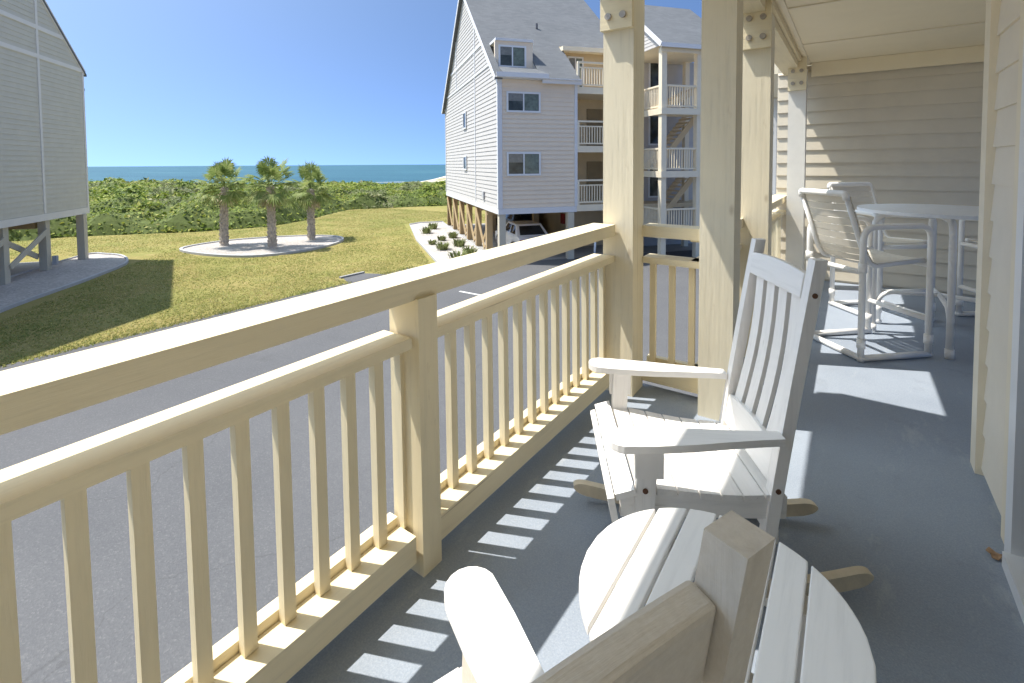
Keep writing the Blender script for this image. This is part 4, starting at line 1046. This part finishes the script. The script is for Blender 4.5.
# ================================================================== PLANTS
def palm(label, loc, h, seed, lean=(0, 0)):
    rnd = random.Random(seed)
    t = empty("palm_tree", label, "palm tree", loc, rnd.uniform(0, 6), "three palms on the shell island")
    # trunk with criss-cross boots
    bm = B(); n = 26; pts = []; rad = []
    for k in range(n + 1):
        z = h * k / n; pts.append((lean[0] * (k / n) ** 2, lean[1] * (k / n) ** 2, z)); rad.append(0.205 - .04 * k / n + (0.05 if k == 0 else 0))
    tube(bm, pts, .2, 14, True, rad)
    for k in range(15):
        for a in range(9):
            z = 0.1 + (h - .15) * k / 15 + rnd.uniform(-.03, .03); an = 2 * math.pi * (a + .5 * (k % 2)) / 9 + rnd.uniform(-.1, .1)
            kk = z / h; r = 0.205 - .04 * kk; c = Vector((lean[0] * kk ** 2, lean[1] * kk ** 2, z)); d = Vector((math.cos(an), math.sin(an), 0))
            bar(bm, c + d * (r - .02), c + d * (r + .032) + Vector((rnd.uniform(-.03, .03), rnd.uniform(-.03, .03), rnd.uniform(.13, .22))), .085, .03, (d.x, d.y, .3))
    obj("trunk", bm, PTRUNK, t)
    top = Vector((lean[0], lean[1], h))
    def fan(bm, base, az, el, Lp, Rf, droop):
        d = Vector((math.cos(az) * math.cos(el), math.sin(az) * math.cos(el), math.sin(el)))
        hub = base + d * Lp; hub.z -= droop * Lp * .25
        mid = base + d * Lp * .5
        tube(bm, [base, mid, hub], .016, 5)
        dd = (hub - mid).normalized(); sd = dd.cross(Vector((0, 0, 1)))
        if sd.length < .05: sd = Vector((1, 0, 0))
        sd.normalize(); up = sd.cross(dd)
        m = 20
        for k in range(m):
            a = -2.1 + 4.2 * k / (m - 1) + rnd.uniform(-.04, .04)
            ln = Rf * (1 - .22 * abs(a) / 2.1) * rnd.uniform(.9, 1.08)
            v_ = (dd * math.cos(a) + sd * math.sin(a)).normalized()
            wv = (v_.cross(up)).normalized() * Rf * .062
            p1 = hub + v_ * ln * .55 - up * 0.05 * Rf + Vector((0, 0, -.02 * Rf)); p2 = hub + v_ * ln + Vector((0, 0, -1)) * Rf * (.22 + .3 * droop) * rnd.uniform(.5, 1.3)
            q_ = [bm.verts.new(p) for p in (hub, p1 + wv * .9, p2, p1 - wv * .9)]
            bm.faces.new(q_)
    bm = B()
    for k in range(40):
        el = rnd.uniform(-.45, .75) if k > 9 else rnd.uniform(.75, 1.5)
        fan(bm, top + Vector((0, 0, rnd.uniform(-.15, .1))), k * 2.399 + rnd.uniform(-.3, .3), el, rnd.uniform(.7, 1.25), rnd.uniform(.55, .78), max(0, .8 - el) * .6)
    obj("crown", bm, PALMG, t)
    bm = B()
    for k in range(9): fan(bm, top + Vector((0, 0, -.25)), k * 2.4 + rnd.uniform(-.4, .4), rnd.uniform(-.95, -.35), rnd.uniform(.35, .6), rnd.uniform(.35, .5), .9)
    obj("dead_fronds", bm, PALMD, t)
palm("leftmost palm, leaning slightly left, on the shell island", (-28.5, 13.1, 0.04), 3.25, 11, (-.22, -.1))
palm("middle palm of the three, nearest, with the thickest crown", (-25.3, 14.05, 0.04), 3.35, 12, (.0, .05))
palm("rightmost and slightest palm on the shell island", (-26.3, 17.0, 0.04), 3.0, 13, (.15, .2))

def tuft(label, loc, r, h, seed, n=90):
    rnd = random.Random(seed); bm = B()
    for k in range(n):
        a = rnd.uniform(0, 6.283); rr = r * math.sqrt(rnd.random()) * .6; b0 = Vector((rr * math.cos(a), rr * math.sin(a), 0))
        d = Vector((math.cos(a), math.sin(a), 0)) * r * rnd.uniform(.2, .7); hh = h * rnd.uniform(.5, 1)
        sd = Vector((-math.sin(a), math.cos(a), 0)) * .025
        p = [b0 - sd, b0 + sd, b0 + d * .5 + sd + Vector((0, 0, hh * .8)), b0 + d * 1.0 + Vector((0, 0, hh * .85)), b0 + d * .5 - sd + Vector((0, 0, hh * .8))]
        bm.faces.new([bm.verts.new(q_) for q_ in p])
    o = obj("bed_shrub", bm, SHRUB, None, loc); tag(o, label, "shrub", "low plants in the shell bed")
    return o
spots = [(1.2, -1.7, .55, .5, "large tufted plant nearest the parking lot in the shell bed"), (2.2, -0.9, .5, .5, "round tufted plant close to the corner pilings"), (4.2, -1.9, .5, .45, "tufted plant at the kerb in the middle of the shell bed"),
         (4.9, -0.9, .45, .5, "upright green plant beside the braced pilings"), (7.2, -1.5, .35, .35, "small low plant alone in the middle of the shell"), (8.0, -0.7, .4, .45, "small bushy plant against the far pilings"),
         (10.5, -2.0, .5, .5, "far plant near the kerb end of the shell bed"), (12.5, -1.3, .45, .5, "farthest plant at the seaward end of the shell bed"), (6.0, -2.2, .3, .3, "tiny seedling plant by the kerb")]
for i, (u_, v_, r_, h_, lab) in enumerate(spots):
    w0 = loc_uv(OB, u_, v_); tuft(lab, (w0.x, w0.y, 0.045), r_, h_, 40 + i)

# dune scrub: thick belt of leafy bushes behind the lawn
def seg_dist(p, line):
    best = 1e9; sgn = 1
    for a, b in zip(line, line[1:]):
        a, b = Vector(a), Vector(b); d = b - a; t_ = max(0, min(1, (p - a).dot(d) / d.length_squared)); q_ = a + d * t_
        dist = (p - q_).length
        if dist < best: best = dist; sgn = 1 if d.cross(p - a) > 0 else -1
    return best * sgn
edge = [(-45, -40), (-43, 0), (-40.5, 9.5), (-36.2, 14.8), (-34.6, 19), (-36.2, 23), (-41, 30.5), (-38, 36), (-33, 43), (-27, 52), (-20, 70)]
def hgt(x, y):
    d = seg_dist(Vector((x, y)), edge)
    if d <= 0: return -.15
    n1 = noise.noise(Vector((x * .16, y * .16, 0))); n2 = noise.noise(Vector((x * .5, y * .5, 3))); n3 = noise.noise(Vector((x * 1.3, y * 1.3, 7)))
    rise = 1.65 * (1 - math.exp(-d / .9)); slope = 1.35 * (1 - math.exp(-d / 11.0))
    kf = max(0.0, min(1.0, (y - 20) / 14)); slope *= 1 - .75 * kf; rise *= 1 - .12 * kf
    n0 = noise.noise(Vector((x * .07 + 5, y * .07, 2)))
    return max(-.15, (rise + slope - .12 + .35 * n0 * min(1, d * .5)) * (1 + .16 * n1) + .75 * n2 * min(1, d) + .28 * n3 * min(1, d) - max(0, d - 26) * .06)
bm = B(); step = 0.7; gx = int(58 / step); gy = int(112 / step); grid = {}
for i in range(gx):
    for j in range(gy):
        x = -84 + i * step; y = -38 + j * step
        grid[i, j] = bm.verts.new((x, y, hgt(x, y) - .12))
for i in range(gx - 1):
    for j in range(gy - 1):
        q_ = [grid[i, j], grid[i + 1, j], grid[i + 1, j + 1], grid[i, j + 1]]
        if max(v_.co.z for v_ in q_) > -.2: bm.faces.new(q_)
for v_ in [v_ for v_ in bm.verts if not v_.link_faces]: bm.verts.remove(v_)
NM = len(bm.faces)
rnd = random.Random(5); cnt = 0
while cnt < 90000:
    # more leaves near the edge that faces the lawn
    tpar = rnd.random(); 
    x = rnd.uniform(-75, -30); y = rnd.uniform(-5, 52)
    d = seg_dist(Vector((x, y)), edge)
    if d < 0.05 or rnd.random() > (1.0 if d < 6 else max(.25, 1.2 - d / 25)): continue
    z = hgt(x, y) + rnd.uniform(-.22, .12)
    if d < 1.0: z = rnd.uniform(.05, max(.2, hgt(x, y)))
    s_ = rnd.choice((.05, .065, .08, .13)) * rnd.uniform(.8, 1.3) * (1.5 if noise.noise(Vector((x * .4, y * .4, 9))) > .25 else 1) * (1 + d / 40)
    nrm = Vector((rnd.gauss(.25, .45), rnd.gauss(-.15, .45), rnd.gauss(.85, .35))).normalized()
    a = nrm.cross(Vector((rnd.random() - .5, rnd.random() - .5, rnd.random() - .5))).normalized(); b = nrm.cross(a)
    c = Vector((x, y, z))
    q_ = [bm.verts.new(c + a * s_), bm.verts.new(c + b * s_ * .55 + nrm * s_ * .12), bm.verts.new(c - a * s_), bm.verts.new(c - b * s_ * .55 + nrm * s_ * .12)]
    f = bm.faces.new(q_); cnt += 1
    sp_ = noise.noise(Vector((x * .22, y * .22, 31))) + .35 * noise.noise(Vector((x * .9, y * .9, 12)))
    f.material_index = 2 if sp_ > .2 else 1
tag(obj("dune_scrub", bm, [SCRUBD, SCRUB, SCRUB2]), "thick belt of green dune scrub between the lawn and the sea", "scrub", None, "stuff")

# far dune tip with grass beyond the scrub
bm = B(); n = 30
for i in range(n + 1):
    for j in range(9):
        pass
rows = []
for i in range(n + 1):
    row = []
    for j in range(9):
        u_ = 96 + 6 * j; v_ = 3 + 4.5 * i
        hz = 3.1 * math.sin(math.pi * j / 8) * min(1, i / 4) * (1 + .3 * noise.noise(Vector((u_ * .1, v_ * .1, 0)))) - 1.6
        row.append(bm.verts.new(loc_uv((0, 0, 0), u_, v_, hz)))
    rows.append(row)
for a, b in zip(rows, rows[1:]):
    for j in range(8): bm.faces.new((a[j], a[j + 1], b[j + 1], b[j]))
dm_, n_, l_, p_ = new_mat("dune_grass_sand")
f_ = noisetex(n_, l_, mapped(n_, l_, (1, 1, 1)), .12, 6); rr_ = ramp(n_, [(.42, (0.30, 0.27, 0.14)), (.55, (0.62, 0.57, 0.48))]); l_.new(f_, rr_.inputs[0]); l_.new(rr_.outputs[0], p_.inputs[0]); p_.inputs["Roughness"].default_value = .95
struct(obj("dune", bm, dm_, None, None, True), "distant sandy dune with dry grass at the beach", "dune")

# short grass over the near lawn: far too many blades to count
rnd = random.Random(21); bm = B(); cnt = 0
def on_bed(x, y):
    p = Vector((x, y, 0)); q_ = p - Vector(OB); u_, v_ = q_.dot(U), q_.dot(V)
    if v_ > -2.95 and -.2 < u_ < 16.5: return True
    q_ = p - Vector(OA); u_, v_ = q_.dot(U), q_.dot(V)
    if v_ < 2.7 and u_ < 1.2: return True
    if ((x + 26.4) / 3.6) ** 2 + ((y - 14.7) / 3.9) ** 2 < 1: return True
    return -16.5 < x and 11.65 < y < 13.15
while cnt < 110000:
    d = rnd.random() ** 1.4
    x = -15.42 - d * 26; y = rnd.uniform(-3, 34)
    if x > -15.55 and rnd.random() < .5: continue
    if seg_dist(Vector((x, y)), edge) > -.2 or on_bed(x, y) or (y > 15 and x > -15.5 - (y - 15) * -.4 - .3): continue
    if noise.noise(Vector((x * .5, y * .5, 4))) < rnd.uniform(-1.1, .35): continue
    h = rnd.uniform(.018, .05) * (1.6 if x > -15.7 else 1); a = rnd.uniform(0, 6.28); w_ = rnd.uniform(.012, .03)
    dx, dy = math.cos(a) * w_, math.sin(a) * w_
    bm.faces.new([bm.verts.new((x - dx, y - dy, 0.001)), bm.verts.new((x + dx, y + dy, 0.001)), bm.verts.new((x + rnd.uniform(-.05, .05), y + rnd.uniform(-.05, .05), h))])
    cnt += 1
BLADE = leaf_mat("grass_blades", [(0.15, (0.20, 0.26, 0.075)), (0.5, (0.38, 0.37, 0.125)), (0.85, (0.58, 0.48, 0.235))], 0.5, 0.5)
tag(obj("grass", bm, BLADE), "short dry grass blades over the lawn", "grass", None, "stuff")
